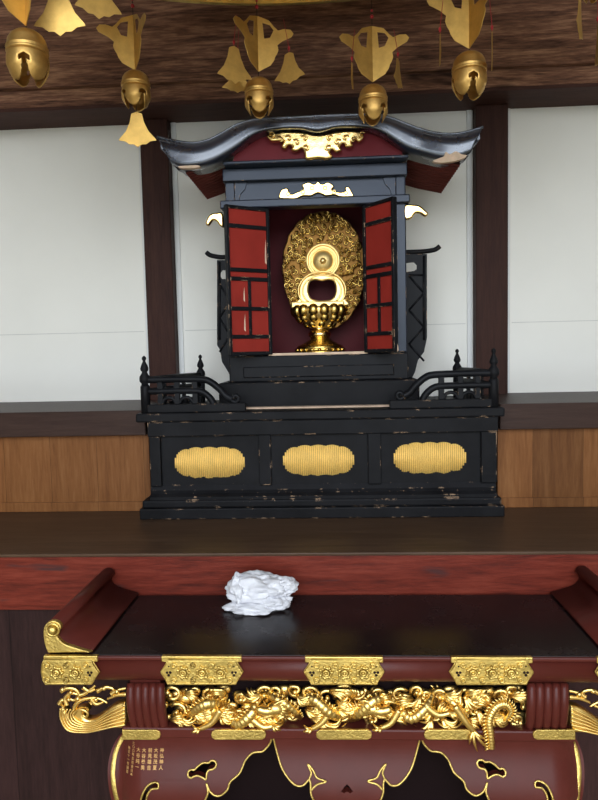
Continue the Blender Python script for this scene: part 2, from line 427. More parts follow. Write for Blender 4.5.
# ------------------------------------------------------------------ shrine cabinet
ZB = 1.3628
YQ = 2.22; YK = 2.52
cx = A(316.5, 280, YQ).x
sh = thing('shrine_cabinet', 'black lacquered miniature shrine with open red doors and curved roof on the black pedestal', 'shrine', (cx, 2.35, ZB))
def zof(v, Y): return A(318, v, Y).z
hw = (A(406, 280, YQ).x-A(228, 280, YQ).x)/2
zsill = zof(354, YQ); zlow = zof(381, 2.19)
q = MB(); q.box(cx-hw-.035, cx+hw+.035, 2.165, YK+.03, ZB, zlow, .005); q.build('plinth', 'black', sh)
q = MB(); q.box(cx-.245, cx+.245, 2.125, 2.165, ZB, ZB+.006, .002); q.build('front_step', 'bare', sh, 'bare pale wood strip where the lacquer has peeled')
q = MB(); q.box(cx-hw-.004, cx+hw+.004, YQ-.012, YK, zlow, zsill-.002, .004)
q.build('base_box', 'blackplain', sh)
q = MB(); q.box(cx-hw+.045, cx+hw-.045, YQ-.018, YQ, zlow+.014, zlow+.052, .004); q.build('base_panel', 'blackplain', sh)
q = MB(); q.box(cx-hw*.56, cx+hw*.56, YQ-.01, YQ+.02, zsill-.003, zsill+.006, .002); q.build('door_sill', 'bare', sh, 'pale bare wood edge of the door sill')
zlt = zof(206, YQ-.02)           # underside of lintel
zt = zof(166, YQ-.02)
xo0, xo1 = A(270, 280, YQ).x, A(365, 280, YQ).x
for s_, xa, xb in ((0, cx-hw, xo0), (1, xo1, cx+hw)):
    q = MB(); q.box(xa, xb, YQ+.004, YQ+.03, zsill, zlt); q.build('jamb_panel', 'blackplain', sh)
for xa in (cx-hw, cx+hw-.034):
    q = MB(); q.box(xa, xa+.034, YQ-.012, YQ+.03, zsill, zt, .004); q.build('column', 'lintelq', sh)
for xa in (cx-hw, cx+hw-.018):
    q = MB(); q.box(xa, xa+.018, YQ+.03, YK, zsill, zt); q.build('side_wall', 'blackplain', sh)
q = MB(); q.box(cx-hw+.018, cx+hw-.018, YK-.02, YK, zsill-.002, zt); q.box(xo0-.04, xo0-.03, YQ+.03, YK-.02, zsill, zlt+.085); q.box(xo1+.03, xo1+.04, YQ+.03, YK-.02, zsill, zlt+.085)
q.box(xo0-.03, xo1+.03, YQ+.03, YK-.02, zlt+.085, zlt+.095)
q.build('inner_lining', 'darkred', sh, 'dark red inside of the shrine')
# lintel
q = MB(); q.box(cx-hw-.016, cx+hw+.012, YQ-.03, YQ+.02, zlt, zof(197, YQ-.03), .004); q.build('lower_lintel', 'lintelq', sh)
q = MB(); q.box(cx-hw+.03, cx+hw-.03, YQ-.004, YQ+.02, zof(198, YQ), zof(178, YQ)); q.build('lintel_panel', 'lintelq', sh)
q = MB()
for sg in (-1, 1):                      # cusped frame of the panel
    xx = cx+sg*(hw-.034)
    ol = [(xx, zof(198, YQ)), (xx-sg*.012, zof(198, YQ)), (xx-sg*.018, zof(192, YQ)), (xx-sg*.034, zof(187, YQ)), (xx-sg*.04, zof(181, YQ)), (xx-sg*.05, zof(179, YQ)), (xx, zof(179, YQ))]
    q = MB(); q.prism_y(ol, YQ-.010, YQ+.006); q.build('cusped_bracket', 'lintelq', sh)
q = MB(); q.box(cx-hw-.004, cx+hw+.004, YQ-.03, YQ+.03, zof(178, YQ-.03), zt, .003); q.build('upper_lintel', 'lintelq', sh)
q = MB(); q.box(cx-hw+.006, cx+hw+.004, YQ-.075, YK, zt, zof(158, YQ-.07), .004); q.build('eave_beam', 'lintelq', sh)
# gold ornaments above the doors
bat = [(279,198),(281,190),(287,188),(289,191),(291,194),(297,192),(303,189),(302,185),(308,182),(314,184),(318,181),(322,184),(328,182),(334,186),(332,190),(340,192),(345,191),(345,187),(349,187),(352,192),(354,196),(350,197),(340,197),(334,195),(326,196),(318,193),(311,196),(303,196),(296,199),(288,199)]
q = MB(); q.poly(sx(bat, YQ-.012, 4), YQ-.014, .012, bev=.004, smooth=True)
for u, v, r in ((312,188,.006),(325,188,.006),(288,194,.005),(346,193,.005),(303,192,.006),(334,192,.006)):
    p = A(u, v, YQ-.014); q.torus(p, r, .0022)
q.build('lintel_ornament', 'goldshine', sh, 'gold carving on the lintel')
# roof : curved profile at the front edge, extruded back
YR = 2.10; YRB = 2.53
top_px = [(157,137),(176,141),(192,143),(208,140),(222,133),(236,125),(250,120.5),(268,118.5),(292,117.5),(320,116),(348,115),(372,115),(388,117),(404,123),(420,129),(436,133),(452,134),(466,132),(483,127)]
bot_px = [(171,163),(182,167),(196,166.5),(210,163),(224,156),(238,147),(250,138),(262,132),(280,129),(300,128.5),(318,131.5),(336,127.5),(356,127),(372,129),(384,134),(396,142),(408,149),(424,154),(440,158),(455,159),(470,154)]
def smooth2(px, n): return [(p.x, p.y) for p in spline([Vector((u, v, 0)) for u, v in px], n)]
tp = smooth2(top_px, 5); bp = smooth2(bot_px, 5)
def at_frac(poly, t):
    k = t*(len(poly)-1); i = min(int(k), len(poly)-2); f = k-i
    return (lerp(poly[i][0], poly[i+1][0], f), lerp(poly[i][1], poly[i+1][1], f))
# barge board: rounded band whose face leans back like a roll of the roof edge
q = MB(); NS, NV = 90, 8; grid = []
for i in range(NS+1):
    t = i/NS; u0, v0 = at_frac(tp, t); u1, v1 = at_frac(bp, t); col = []
    for j in range(NV+1):
        s_ = j/NV
        yy = YR+.002+.030*max(0, (.34-s_)/.34)**2+.008*max(0, (s_-.85)/.15)**2
        p = A(lerp(u0, u1, s_), lerp(v0, v1, s_), yy); col.append(q.bm.verts.new(p))
    pt = A(u0, v0+.5, YR+.04); pb = A(u1, v1, YR)
    col.append(q.bm.verts.new((pb.x, YR+.11, pb.z+.004))); col.append(q.bm.verts.new((pt.x, YR+.11, pt.z-.002)))
    grid.append(col)
L = len(grid[0]); fs = []
for i in range(NS):
    for j in range(L):
        fs.append(q.bm.faces.new((grid[i][j], grid[i+1][j], grid[i+1][(j+1) % L], grid[i][(j+1) % L])))
fs.append(q.bm.faces.new(grid[0])); fs.append(q.bm.faces.new(grid[-1][::-1]))
q._fin(fs, True); bmesh.ops.recalc_face_normals(q.bm, faces=fs)
rf = q.build('bargeboard', 'roof', sh, 'glossy curved front edge of the roof')
# thin raised line along the top edge
q = MB(); q.tube([A(u, v, YR+.032) for u, v in tp], .0045, 8); q.build('roof_ridge', 'roof', rf)
# roof skin behind it
for nm, ppx in (('bare', [(433,160.5),(440,157.5),(444,156),(446,151.5),(450,154),(456,151),(462,154),(467,155),(464,158),(456,160.5),(444,162.5),(436,162)]), ('bare', [(178,166),(186,165.2),(198,165),(199,167),(188,168.2),(180,167.5)])):
    q = MB(); q.poly(sx(ppx, YR-.004, 3), YR-.002, .018, bev=.001); q.build('bare_patch', 'bare', rf, 'pale chip where the lacquer has come off')
q = MB(); a0 = []
for i in range(NS+1):
    u, v = at_frac(tp, i/NS); p = A(u, v+.5, YR+.045); a0.append((p.x, p.z))
ol = a0+[(x, z-.022) for x, z in a0[::-1]]
# keep the sides a little narrower towards the back
q.prism_y(ol, YR+.09, YRB, True)
for v in q.bm.verts:
    if v.co.y > YRB-.01: v.co.x = cx+(v.co.x-cx)*.985
q.build('roof_shell', 'roof', sh)
# gable field and its gold phoenix-like crest
q = MB(); gp = [(236,150),(250,141),(264,135),(290,131),(318,133),(346,130),(372,132),(386,138),(400,146),(404,158),(232,164)]
q.poly(xz(gp, YR+.06), YR+.06, .02); q.build('gable_panel', 'gablered', sh, 'dark red gable board')
crest = [(266,135),(272,133),(286,131),(304,132),(318,134.5),(332,132),(350,130),(362,132),(364,137),(359,142),(355,139),(352,142),(353,146),(346,147),(344,143),(340,146),(342,150),(336,152),(332,149),(330,152),(333,156),(328,159),(318,158),(306,159),(304,152),(302,148),(297,151),(291,150),(292,146),(288,145),(285,149),(281,146),(283,141),(278,141),(271,141)]
q = MB(); q.poly(sx(crest, YR+.03, 3), YR+.030, .024, bev=.007, smooth=True)
for sg in (-1, 1):
    for k, (du, v) in enumerate(((12,138),(20,142),(28,138),(36,140),(10,148),(44,135))):
        p = A(317+sg*du, v, YR+.028); q.tube(spline([p+Vector((sg*.012, 0, .006)), p+Vector((sg*.002, -.004, .008)), p+Vector((-sg*.006, -.005, 0)), p+Vector((0, -.004, -.006)), p+Vector((sg*.004, -.002, -.002))], 5), .0026, 6)
q.build('gable_crest', 'goldshine', sh, 'gold crest hanging under the gable')
# side eaves: slatted rafters seen from below
for sg, f0, f1, i0, i1 in ((-1, (184,168), (207,201), (236,152), (229,192)), (1, (463,160), (440,195), (398,146), (405,186))):
    q = MB(); n = 13
    a0 = A(*f0, YR+.05); a1 = A(*f1, YRB-.02); b0 = A(*i0, YR+.05); b1 = A(*i1, YRB-.02)
    # a level eave: outer and inner edges keep one height each
    zo = (a0.z+a1.z)/2; zi = zo+.050; xo = (a0.x+a1.x)/2; xi = cx+sg*(hw-.01)
    for k in range(n):
        y = lerp(YR+.07, YRB-.015, k/(n-1))
        o_ = Vector((xo, y, zo)); i_ = Vector((xi, y, zi))
        q.tube([o_, o_.lerp(i_, .5)+Vector((0,0,-.004)), i_], .0058, 4)
    q.mi = 1
    v = [q.bm.verts.new(p) for p in ((xo, YR+.06, zo+.001), (xi, YR+.06, zi+.001), (xi, YRB, zi+.001), (xo, YRB, zo+.001), (xo, YR+.06, zo+.018), (xi, YR+.06, zi+.018), (xi, YRB, zi+.018), (xo, YRB, zo+.018))]
    fs = [q.bm.faces.new([v[i] for i in f]) for f in ((0,1,2,3),(7,6,5,4),(0,4,5,1),(1,5,6,2),(2,6,7,3),(3,7,4,0))]
    q._fin(fs); q.build('rafter_eave', ['rafter', 'raftershade'], sh, 'red brown slatted rafters under the eave')
# gold noses at the column tops
for sg, px in ((-1, [(223,214),(218,213),(212,214),(208,218),(206,224),(209,226),(213,221),(217,222),(220,226),(224,227)]),
               (1, [(404,206),(412,205),(419,206),(424,210),(428,214),(425,217),(420,214),(415,214),(411,219),(404,219)])):
    q = MB(); q.poly(sx(px, YQ, 4), YQ-.012, .024, bev=.006, smooth=True); q.build('column_nose', 'goldshine', sh, 'small gold elephant-nose carving')
# openwork side wings
for sg in (-1, 1):
    q = MB(); YW = 2.36
    if sg > 0:
        ol = [(403,254),(427,254),(427,338),(424,352),(418,360),(415,372),(411,380),(400,381)]
        hole = [(404.5,263),(414,262),(417,265),(417,269),(414,271),(404.5,272)]
        rail = [(402,252),(420,251.5),(430,250.5),(436,249),(440,246)]
        lat = [(408,422,278,320)]
    else:
        ol = [(236,260),(217,260),(217,345),(220,350),(222,362),(227,370),(233,381),(240,381)]
        hole = [(228,270),(222,270),(220,273),(220,276),(222,279),(228,279)]
        rail = [(236,256),(222,257),(214,256),(209,254.5),(206,252)]
    q.poly(xz(ol, YW), YW, .012, holes=[xz(hole, YW)])
    q.build('side_wing', 'blackplain', sh)
    q = MB(); q.tube([A(u, v, YW)+Vector((0, .006, 0)) for u, v in smooth2(rail, 4)], .0085, 8); q.build('wing_rail', 'black', sh)
    q = MB()
    e0, e1 = ((409, 424) if sg > 0 else (219.5, 230)); vv = 276 if sg > 0 else 284
    k = 0
    while vv < 350:
        a_, b_ = (e0, e1) if k % 2 == 0 else (e1, e0)
        q.tube([A(a_, vv, YW-.001), A(b_, vv+17, YW-.001)], .004, 6); vv += 17; k += 1
    if sg > 0: q.tube([A(409,275,YW-.001), A(424,275,YW-.001)], .004, 6)
    q.tube([A(e1 if sg > 0 else e0, 256 if sg>0 else 262, YW-.001), A(e1 if sg > 0 else e0, 340, YW-.001)], .005, 6)
    q.build('lattice', 'blackplain', sh)
# doors
def door(hx, hy, fx, fy):
    h = Vector((hx, hy, 0)); f = Vector((fx, fy, 0)); w = (f-h).length; d = (f-h)/w
    nrm = Vector((-d.y, d.x, 0)); 
    if nrm.y > 0: nrm = -nrm         # the face seen from the hall
    zb, zt_ = zsill+.002, zlt-.003; H = zt_-zb
    rows = [0, .055, .075]
    mtx = Matrix((( d.x, nrm.x, 0, hx), (d.y, nrm.y, 0, hy), (0, 0, 1, zb), (0,0,0,1)))
    def bx(q, a0, a1, c0, c1, e0, e1, bev=0): q.box(a0, a1, c0, c1, e0, e1, bev)
    q = MB(); bx(q, .004, w-.004, -.004, .003, .004, H-.004); q.xform(mtx)
    dr = q.build('door', 'doorred', sh)
    q = MB(); fw = .011
    bx(q, 0, fw, -.008, .010, 0, H, .002); bx(q, w-fw, w, -.008, .010, 0, H, .002)
    for zc in (.008, .100, .262, .440, .5, .0):
        pass
    # rails, measured from the bottom as shares of the height
    for t, hh in ((0.0, .022), (.125, .013), (.425-.11, .013), (.515, .013), (.575, .013), (.865, .013), (1.0, .022)):
        z_ = t*H; 
        z_a = max(0, z_-hh/2); z_b = min(H, z_+hh/2)
        bx(q, fw, w-fw, -.006, .009, z_a, z_b, .0015)
    bx(q, w*.5-.005, w*.5+.005, -.006, .009, .125*H, .515*H, .0015)
    q.xform(mtx); q.build('door_frame', 'blackplain', dr)
    return dr, mtx, H, w
lf = A(226.5, 280, 2.118); rfp = A(396, 280, 2.088)
dl = door(xo0, YQ-.012, lf.x, lf.y)
dr_ = door(xo1, YQ-.012, rfp.x, rfp.y)
for (d_, mtx, H, w), flakes in ((dl, ((.0, .62, .006, .17), (.53, .16, .006, .12), (.53, .36, .005, .10))), (dr_, ((.96, .0, .006, .05),))):
    for fx, fz, fw_, fh in flakes:
        q = MB()
        pts = [(fx*w+.012, fz*H), (fx*w+.012+fw_, fz*H+.006), (fx*w+.012+fw_*.8, fz*H+fh*H*.6), (fx*w+.013, fz*H+fh*H)]
        vs = [q.bm.verts.new((x_, y_, z_)) for y_ in (.0034, .0028) for x_, z_ in pts]
        fs = [q.bm.faces.new(vs[:4]), q.bm.faces.new(vs[4:][::-1])]+[q.bm.faces.new((vs[i], vs[4+i], vs[4+(i+1) % 4], vs[(i+1) % 4])) for i in range(4)]
        q._fin(fs)
        q.xform(mtx); q.build('bare_patch', 'bare', d_, 'pale patch where the red paint has come off')

# ------------------------------------------------------------------ gilded halo inside the shrine
YH = 2.37
def ah(u, v, dy=0): p = A(u, v, YH); p.y += dy; return p
hx = ah(320, 348).x
zfl = zsill-.0015
hl = thing('gilded_halo_stand', 'gilded oval halo of curling relief on a lotus stand, inside the open shrine', 'halo', (hx, YH, zfl))
oc = ah(323.5, 270); ow = (ah(365, 270).x-ah(282, 270).x)/2; oh0 = ah(323, 211).z; oh1 = ah(323, 330).z
ozc = ah(323, 268).z
def inoval(x, z, m=0):
    dz = z-ozc; hh = (oh0-ozc) if dz > 0 else (ozc-oh1)
    return (abs((x-oc.x)/(ow-m))**2.1+abs(dz/(hh-m))**2.1) <= 1
outl = []
for i in range(64):
    a = 2*PI*i/64; c_, s_ = math.cos(a), math.sin(a); hh = (oh0-ozc) if s_ > 0 else (ozc-oh1)
    e = 2/2.1
    sc = 1+.012*math.cos(a*20)
    outl.append((oc.x+ow*math.copysign(abs(c_)**e, c_)*sc, ozc+hh*math.copysign(abs(s_)**e, s_)*sc))
hole_px = [(308.5,287),(310.5,281.5),(315.5,280),(322,281.2),(328.5,280),(333.5,281.5),(335.5,287),(335,294),(331.5,299),(322,300.5),(312.5,299),(309,294)]
hole = sx(hole_px, YH, 4)
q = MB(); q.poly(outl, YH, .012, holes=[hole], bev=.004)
q.build('halo_plate', 'goldshade', hl)
rr_ = random.Random(3); q = MB(); placed = []
ring1 = ah(323, 261); ring2 = ah(322, 290)
R1 = (ah(339, 260).x-ah(305, 260).x)/2; R2x = (ah(345, 290).x-ah(298, 290).x)/2
tries = 0
while tries < 9000:
    tries += 1
    x = oc.x+rr_.uniform(-ow, ow); z = rr_.uniform(oh1, oh0)
    if not inoval(x, z, .010): continue
    if (Vector((x-ring1.x, z-ring1.z))).length < R1+.006: continue
    if (Vector((x-ring2.x, z-ring2.z))).length < R2x+.004: continue
    if any((x-a)**2+(z-c)**2 < .0165**2 for a, c in placed): continue
    placed.append((x, z))
    a0 = rr_.uniform(0, 2*PI); R = rr_.uniform(.009, .0125); sg = rr_.choice((-1, 1))
    pts = []; rad = []
    for k in range(11):
        t = k/10; rr = R*(1-.75*t); an = a0+sg*t*1.6*2*PI*.8
        pts.append((x+rr*math.cos(an), YH-.001-.014*t, z+rr*math.sin(an))); rad.append(.0034*(1-.35*t))
    q.tube(pts, rad, 6)
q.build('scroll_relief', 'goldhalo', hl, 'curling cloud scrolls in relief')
q = MB()
for rr, r in ((R1*.93, .0055), (R1*.72, .004)): q.torus((ring1.x, YH-.008, ring1.z), rr, r, seg=36)
q.lathe([(R1*.98, 0), (R1*.96, -.006), (R1*.70, -.007), (R1*.66, -.004), (R1*.60, -.006), (R1*.40, -.016), (.001, -.020)], (ring1.x, YH, ring1.z), 36, 'Y')
q.build('upper_ring', 'goldsoft', hl)
q = MB(); q.ball((ring1.x, YH-.026, ring1.z-.003), .0115); q.build('jewel', 'goldsoft', hl)
lo = [(297,306),(299,298),(299,290),(301,283),(305,278),(311,275),(322,273.5),(333,275),(339,278),(343,283),(345,290),(345,298),(347,306)]
q = MB(); q.poly(sx(lo[::-1], YH-.01, 4), YH-.016, .018, holes=[sx(hole_px, YH-.01, 4)], bev=.006, smooth=True)
for f in (1.0, .82):
    q.tube(spline([Vector((ring2.x+R2x*f*math.cos(a), YH-.018, ring2.z+R2x*f*.80*math.sin(a)-.004)) for a in [(-.25+1.5*k/16)*PI for k in range(17)]], 2), .0032, 8)
q.build('lower_ring', 'goldsoft', hl)
q = MB(); p0 = ah(292, 306); p1 = ah(344, 306); q.box(p0.x, p1.x, YH-.035, YH+.01, p0.z-.010, p0.z+.012, .004); q.build('seat_edge', 'goldsoft', hl)
# lotus bowl, neck and feet
zz = lambda v: ah(320, v).z
q = MB(); q.lathe([(.022, zz(329)), (.050, zz(326)), (.082, zz(318)), (.095, zz(311)), (.092, zz(307.5)), (.001, zz(307))], (hx, YH, 0), 36)
q.build('lotus_bowl', 'goldsoft', hl)
q = MB()
for row, (v, R, r, n) in enumerate(((311, .086, .020, 14), (317, .073, .019, 12), (323, .048, .016, 9))):
    for k in range(n):
        a = 2*PI*(k+.5*(row % 2))/n
        q.ball((hx+R*math.cos(a), YH+R*math.sin(a), zz(v)), r, (1, 1, 1.15), 10)
q.build('lotus_petals', 'goldhalo', hl)
q = MB(); q.lathe([(.034, zz(338)), (.042, zz(336)), (.043, zz(333.5)), (.036, zz(331)), (.026, zz(329.5)), (.030, zz(327)), (.036, zz(325))], (hx, YH, 0), 28); q.build('neck', 'goldshine', hl)
q = MB(); q.lathe([(.090, zfl+.001), (.093, zfl+.008), (.088, zfl+.014), (.082, zfl+.017), (.086, zfl+.022), (.084, zfl+.030), (.070, zfl+.036), (.040, zz(340)), (.034, zz(338)), (.030, zz(335))], (hx, YH, 0), 40)
for k in range(20):
    a = 2*PI*k/20; q.ball((hx+.085*math.cos(a), YH+.085*math.sin(a), zfl+.016), .008, (1,1,.8), 8)
q.build('foot', 'goldhalo', hl)

# ------------------------------------------------------------------ lacquered altar table
YT = 1.335; ZT = .90; TC = .0095; TYB = 1.682
tb = thing('altar_table', 'maroon lacquered table with gold plaques and carved gold dragon frieze in the foreground', 'table', (TC, 1.5, 0))
TX0, TX1 = -.6405, .6595
q = MB(); q.box(TX0+.004, TX1-.004, YT+.002, TYB, ZT-.010, ZT, .002); q.build('tabletop', 'tabletop', tb, 'dark glossy tabletop')
q = MB(); q.box(TX0, TX1, YT-.003, YT+.03, ZT-.011, ZT-.0015, .003); q.box(TX0, TX0+.03, YT+.03, TYB, ZT-.011, ZT-.0015); q.box(TX1-.03, TX1, YT+.03, TYB, ZT-.011, ZT-.0015)
q.build('edge_moulding', 'table', tb)
zA0 = A(343, 684, YT).z; zA1 = ZT-.010
def apron_y(z):
    t = (z-zA0)/(zA1-zA0); return YT+.012-.014*math.sin(PI*min(1, max(0, t)))**.7
pr = [(TYB-.01, zA0), (YT+.03, zA0)]+[(apron_y(lerp(zA0, zA1, k/8)), lerp(zA0, zA1, k/8)) for k in range(9)]+[(TYB-.01, zA1)]
q = MB(); q.prism_x(pr, TX0+.006, TX1-.006, True); q.build('apron', 'table', tb)
# rosette and plaque builders
def rosette(q, x, y, z, r):
    q.torus((x, y-.001, z), r*.86, r*.20, seg=18, ms=6); q.torus((x, y-.003, z), r*.45, r*.22, seg=14, ms=6); q.ball((x, y-.004, z), r*.26, (1,.8,1), 8)
    for k in range(7):
        a = 2*PI*k/7; q.ball((x+r*1.0*math.cos(a), y-.001, z+r*1.0*math.sin(a)), r*.30, (1,.9,1), 8)
def plaque(u0, u1, lp, rp, flowers, hearts):
    q = MB(); vt, vb = 659.2, 683.5
    ol = []
    if lp: ol += [(u0+7, vt), (u0+5, 664), (u0, 671.5), (u0+5, 679), (u0+7, vb)]
    else: ol += [(u0+1, vt), (u0-1, 663), (u0-1.5, 671), (u0, 679), (u0+3, vb)]
    if rp: ol += [(u1-7, vb), (u1-5, 679), (u1, 671.5), (u1-5, 664), (u1-7, vt)]
    else: ol += [(u1-3, vb), (u1, 679), (u1+1.5, 671), (u1+1, 663), (u1-1, vt)]
    q.poly(xz(ol, YT), YT-.007, .008, bev=.0015)
    for v in q.bm.verts:
        pass
    for u in flowers: 
        p = A(u, 671, YT); rosette(q, p.x, YT-.0075, p.z, .0125)
        for du, dv, r in ((-9.5,-7,.004), (9.5,-7,.004), (-9.5,7.5,.004), (9.5,7.5,.004)):
            pp = A(u+du, 671+dv, YT); q.torus((pp.x, YT-.008, pp.z), r*1.15, .0024, seg=10, ms=6)
    # raised rim
    q.tube([A(u, v, YT-.007) for u, v in ol+[ol[0]]], .0015, 6)
    q.mi = 1
    for u in hearts:
        for du, dv, r in ((-1.6,-1,.0032), (1.6,-1,.0032), (0,1.6,.0032), (0,-7,.002)):
            p = A(u+du, 672+dv, YT); q.ball((p.x, YT-.0068, p.z), r, (1,.35,1), 10)
    pq = q.build('gold_plaque', ['goldplate', 'hole'], tb, 'embossed gold plaque')
    q = MB(); p0 = A(u0+1, 656, YT); p1 = A(u1-1, 656, YT)
    q.box(p0.x, p1.x, YT-.0065, YT+.004, ZT-.0125, ZT+.0008, .002); q.build('plaque_lip', 'goldplate', pq)
plaque(43.5, 99.5, False, True, (58, 77), (91,))
plaque(161, 243, True, True, (184, 203, 221), (169.5, 234.5))
plaque(304, 384, True, True, (326, 344.5, 363), (312, 376))
plaque(449.5, 533, True, True, (472, 491.5, 510), (458, 525))
plaque(595, 648, True, False, (612, 631), (602,))
# upturned scroll ends
for sg in (-1, 1):
    def mx(u): return u if sg < 0 else 688.5-u
    prof = [(91,652.8),(82,650.5),(74,648),(66,645.5),(60,641.5),(57,637),(58,632),(60.5,629),(59.5,624.5),(56,622),(51,621.5),(46.5,623.5),(43.5,628),(42.8,634),(43.6,642),(45.2,648),(47.5,653.5)]
    pts = []
    for u, v in prof:
        p = A(u, v, YT); dx = p.x-TX0
        pts.append((p.x if sg < 0 else TX0+TX1-p.x, p.z))
    zmin = ZT
    pts = [(x, max(z, zmin)) for x, z in pts]
    ol = [(p.x, p.y) for p in spline([Vector((x, z, 0)) for x, z in pts], 3)]
    ol = [(x, max(z, zmin)) for x, z in ol]
    q = MB(); q.prism_y(ol, YT+.012, TYB+.004, True); se = q.build('scroll_end', 'table', tb, 'upturned maroon scroll at the table end')
    q = MB(); q.poly([(x, z) for x, z in ol], YT+.002, .012, bev=.002)
    p = A(52.5, 630, YT); xx = p.x if sg < 0 else TX0+TX1-p.x
    q.torus((xx, YT+.002, p.z), .0135, .0032, seg=22, ms=8); q.lathe([(.010, 0), (.0095, -.006), (.007, -.009), (.001, -.010)], (xx, YT+.002, p.z), 18, 'Y')
    q.build('scroll_cap', 'goldplate', se, 'gold cap on the front of the scroll')
# frieze core
zF1 = zA0; zF0 = A(343, 728.5, YT+.03).z
q = MB(); q.box(A(129,700,1.4).x, A(566,700,1.4).x, YT+.062, TYB-.02, zF0-.002, zF1+.002); q.build('frieze_back', 'innershade', tb)
# ribbed corner blocks
for u0, u1, lean in ((127, 165, 1), (527, 568, -1)):
    q = MB(); n = 5
    for k in range(n):
        pts = []
        for j in range(9):
            t = j/8; v = lerp(683, 729, t)
            w_ = 4.2
            u = lerp(u0+w_, u1-w_, k/(n-1))+lean*(t*4.5-1.2*math.sin(PI*t)*1.6)*(1 if lean > 0 else .45)
            p = A(u, v, YT+.030-.012*math.sin(PI*t)); pts.append(p)
        q.tube(pts, [.0095+.0012*math.sin(PI*j/8) for j in range(9)], 10)
    p0 = A(u0+5, 700, YT+.04); p1 = A(u1-3, 700, YT+.04)
    q.box(p0.x, p1.x, YT+.032, YT+.10, zF0, zF1)
    q.build('ribbed_block', 'table', tb)
# wave brackets reaching out to the sides
for sg in (-1, 1):
    def W(u, v, y=0):
        p = A(u, v, YT+.035); x = p.x if sg < 0 else TX0+TX1-p.x
        return Vector((x, YT+.035+y, p.z))
    q = MB()
    body = [(127,700),(118,702),(110,707),(102,713),(95,717),(88,717),(85,713),(87,709),(90,710.5),(88.5,706),(82,705.5),(76,708),(73.5,714),(76,721),(72,716),(66,706),(62.5,703),(60.5,710),(61,718),(65,726),(71,730.5),(80,731),(94,728.5),(110,726.5),(127,724)]
    bo = [(W(u, v).x, W(u, v).z) for u, v in smooth2(body+[body[0]], 3)[:-1]]
    q.poly(bo, YT+.025, .026, bev=.007, smooth=True)
    # grooves of the wave
    for k in range(6):
        t = k/5
        pts = [W(127, lerp(702, 722, t), -.010), W(112, lerp(709, 724, t), -.013), W(98, lerp(717.5, 727, t), -.014), W(86, lerp(720, 729, t), -.013), W(lerp(77,70,t), lerp(716, 727, t), -.012), W(lerp(75,62.5,t), lerp(711, 716, t), -.010), W(lerp(79,62,t), lerp(707.5,706,t), -.008)]
        q.tube(spline(pts, 5), [.0022]*31, 6)
    q.tube(spline([W(76,712,-.011), W(80,707,-.013), W(86,706.5,-.014), W(90,710,-.013), W(88,714,-.012), W(85,712,-.012)], 5), .003, 6)
    # sprays above the wave
    sprays = [[(75,707),(80,700),(90,697),(100,697.5),(108,702)], [(92,698),(97,703),(104,701)], [(68,704),(66,697),(72,692),(80,694)],
              [(62,690),(68,687),(76,688),(80,694),(76,699),(70,697),(71,693)], [(80,694),(86,692),(93,687),(96,684)], [(84,686),(90,690),(96,688)],
              [(98,690),(106,686),(114,688),(112,693)], [(112,693),(118,689),(127,687)], [(127,693),(118,694),(108,698)], [(60,703),(63,699),(68,700)]]
    for sp in sprays:
        pts = spline([W(u, v, -.004) for u, v in sp], 6); n = len(pts)
        q.tube(pts, [.0058*(1-.55*i/(n-1)) for i in range(n)], 8)
    for u, v, r in ((64,688,.006),(72,691,.005),(79,697,.006),(97,698,.005),(118,690,.006),(105,687,.005),(70,698,.005)):
        q.ball(W(u, v, -.006), r, seg=10)
    q.build('wave_bracket', 'gold', tb, 'gold carved wave bracket')
# dragon frieze
rd = random.Random(11)
YD = YT+.045
def D(u, v, y=0): p = A(u, v, YD); p.y += y; return p
q = MB()                                  # clouds and waves behind the dragon
def clampd(u, v, y): return D(min(524, max(167, u)), min(726.5, max(684.8, v)), y)
for u0 in range(174, 522, 17):
    for row in range(2):
        u = u0+rd.uniform(-6, 6); v = 692+row*21+rd.uniform(-4, 5); R = rd.uniform(5.5, 9.5); sg = rd.choice((-1, 1)); a0 = rd.uniform(0, 6.28)
        pts = []; rad = []
        for k in range(16):
            t = k/15; an = a0+sg*t*2.2*PI; rr = R*(1-.82*t)
            pts.append(clampd(u+rr*1.2*math.cos(an), v+rr*math.sin(an), -.002-.010*t)); rad.append(.0055*(1-.25*t))
        q.tube(pts, rad, 6); q.ball(pts[-1], .0058, seg=8)
for k in range(70):                        # fans of flame and mane
    u = rd.uniform(172, 518); v = rd.uniform(688, 722); an0 = rd.uniform(-.7, .7)+(PI if rd.random() < .5 else 0); cv = rd.choice((-1, 1))*rd.uniform(3, 7)
    for m_ in range(5):
        an = an0+(m_-2)*.24; L_ = rd.uniform(13, 23)*(1-.10*abs(m_-2)); pts = []; rad = []
        for j in range(9):
            t = j/8; nx, ny = -math.sin(an), math.cos(an); c_ = cv*math.sin(PI*t)+cv*.8*t*t
            pts.append(clampd(u+math.cos(an)*L_*t+nx*c_, v+math.sin(an)*L_*t+ny*c_, -.006-.016*math.sin(PI*(t*.8+.1)))); rad.append(.0044*(1-t)**.6+.0006)
        q.tube(pts, rad, 6)
for u, v in ((168,692),(166,704),(169,716),(172,724),(522,690),(523,706),(520,722),(500,690),(516,698)):
    q.ball(D(u, v, -.004), .0075, (1,.8,1), 10)
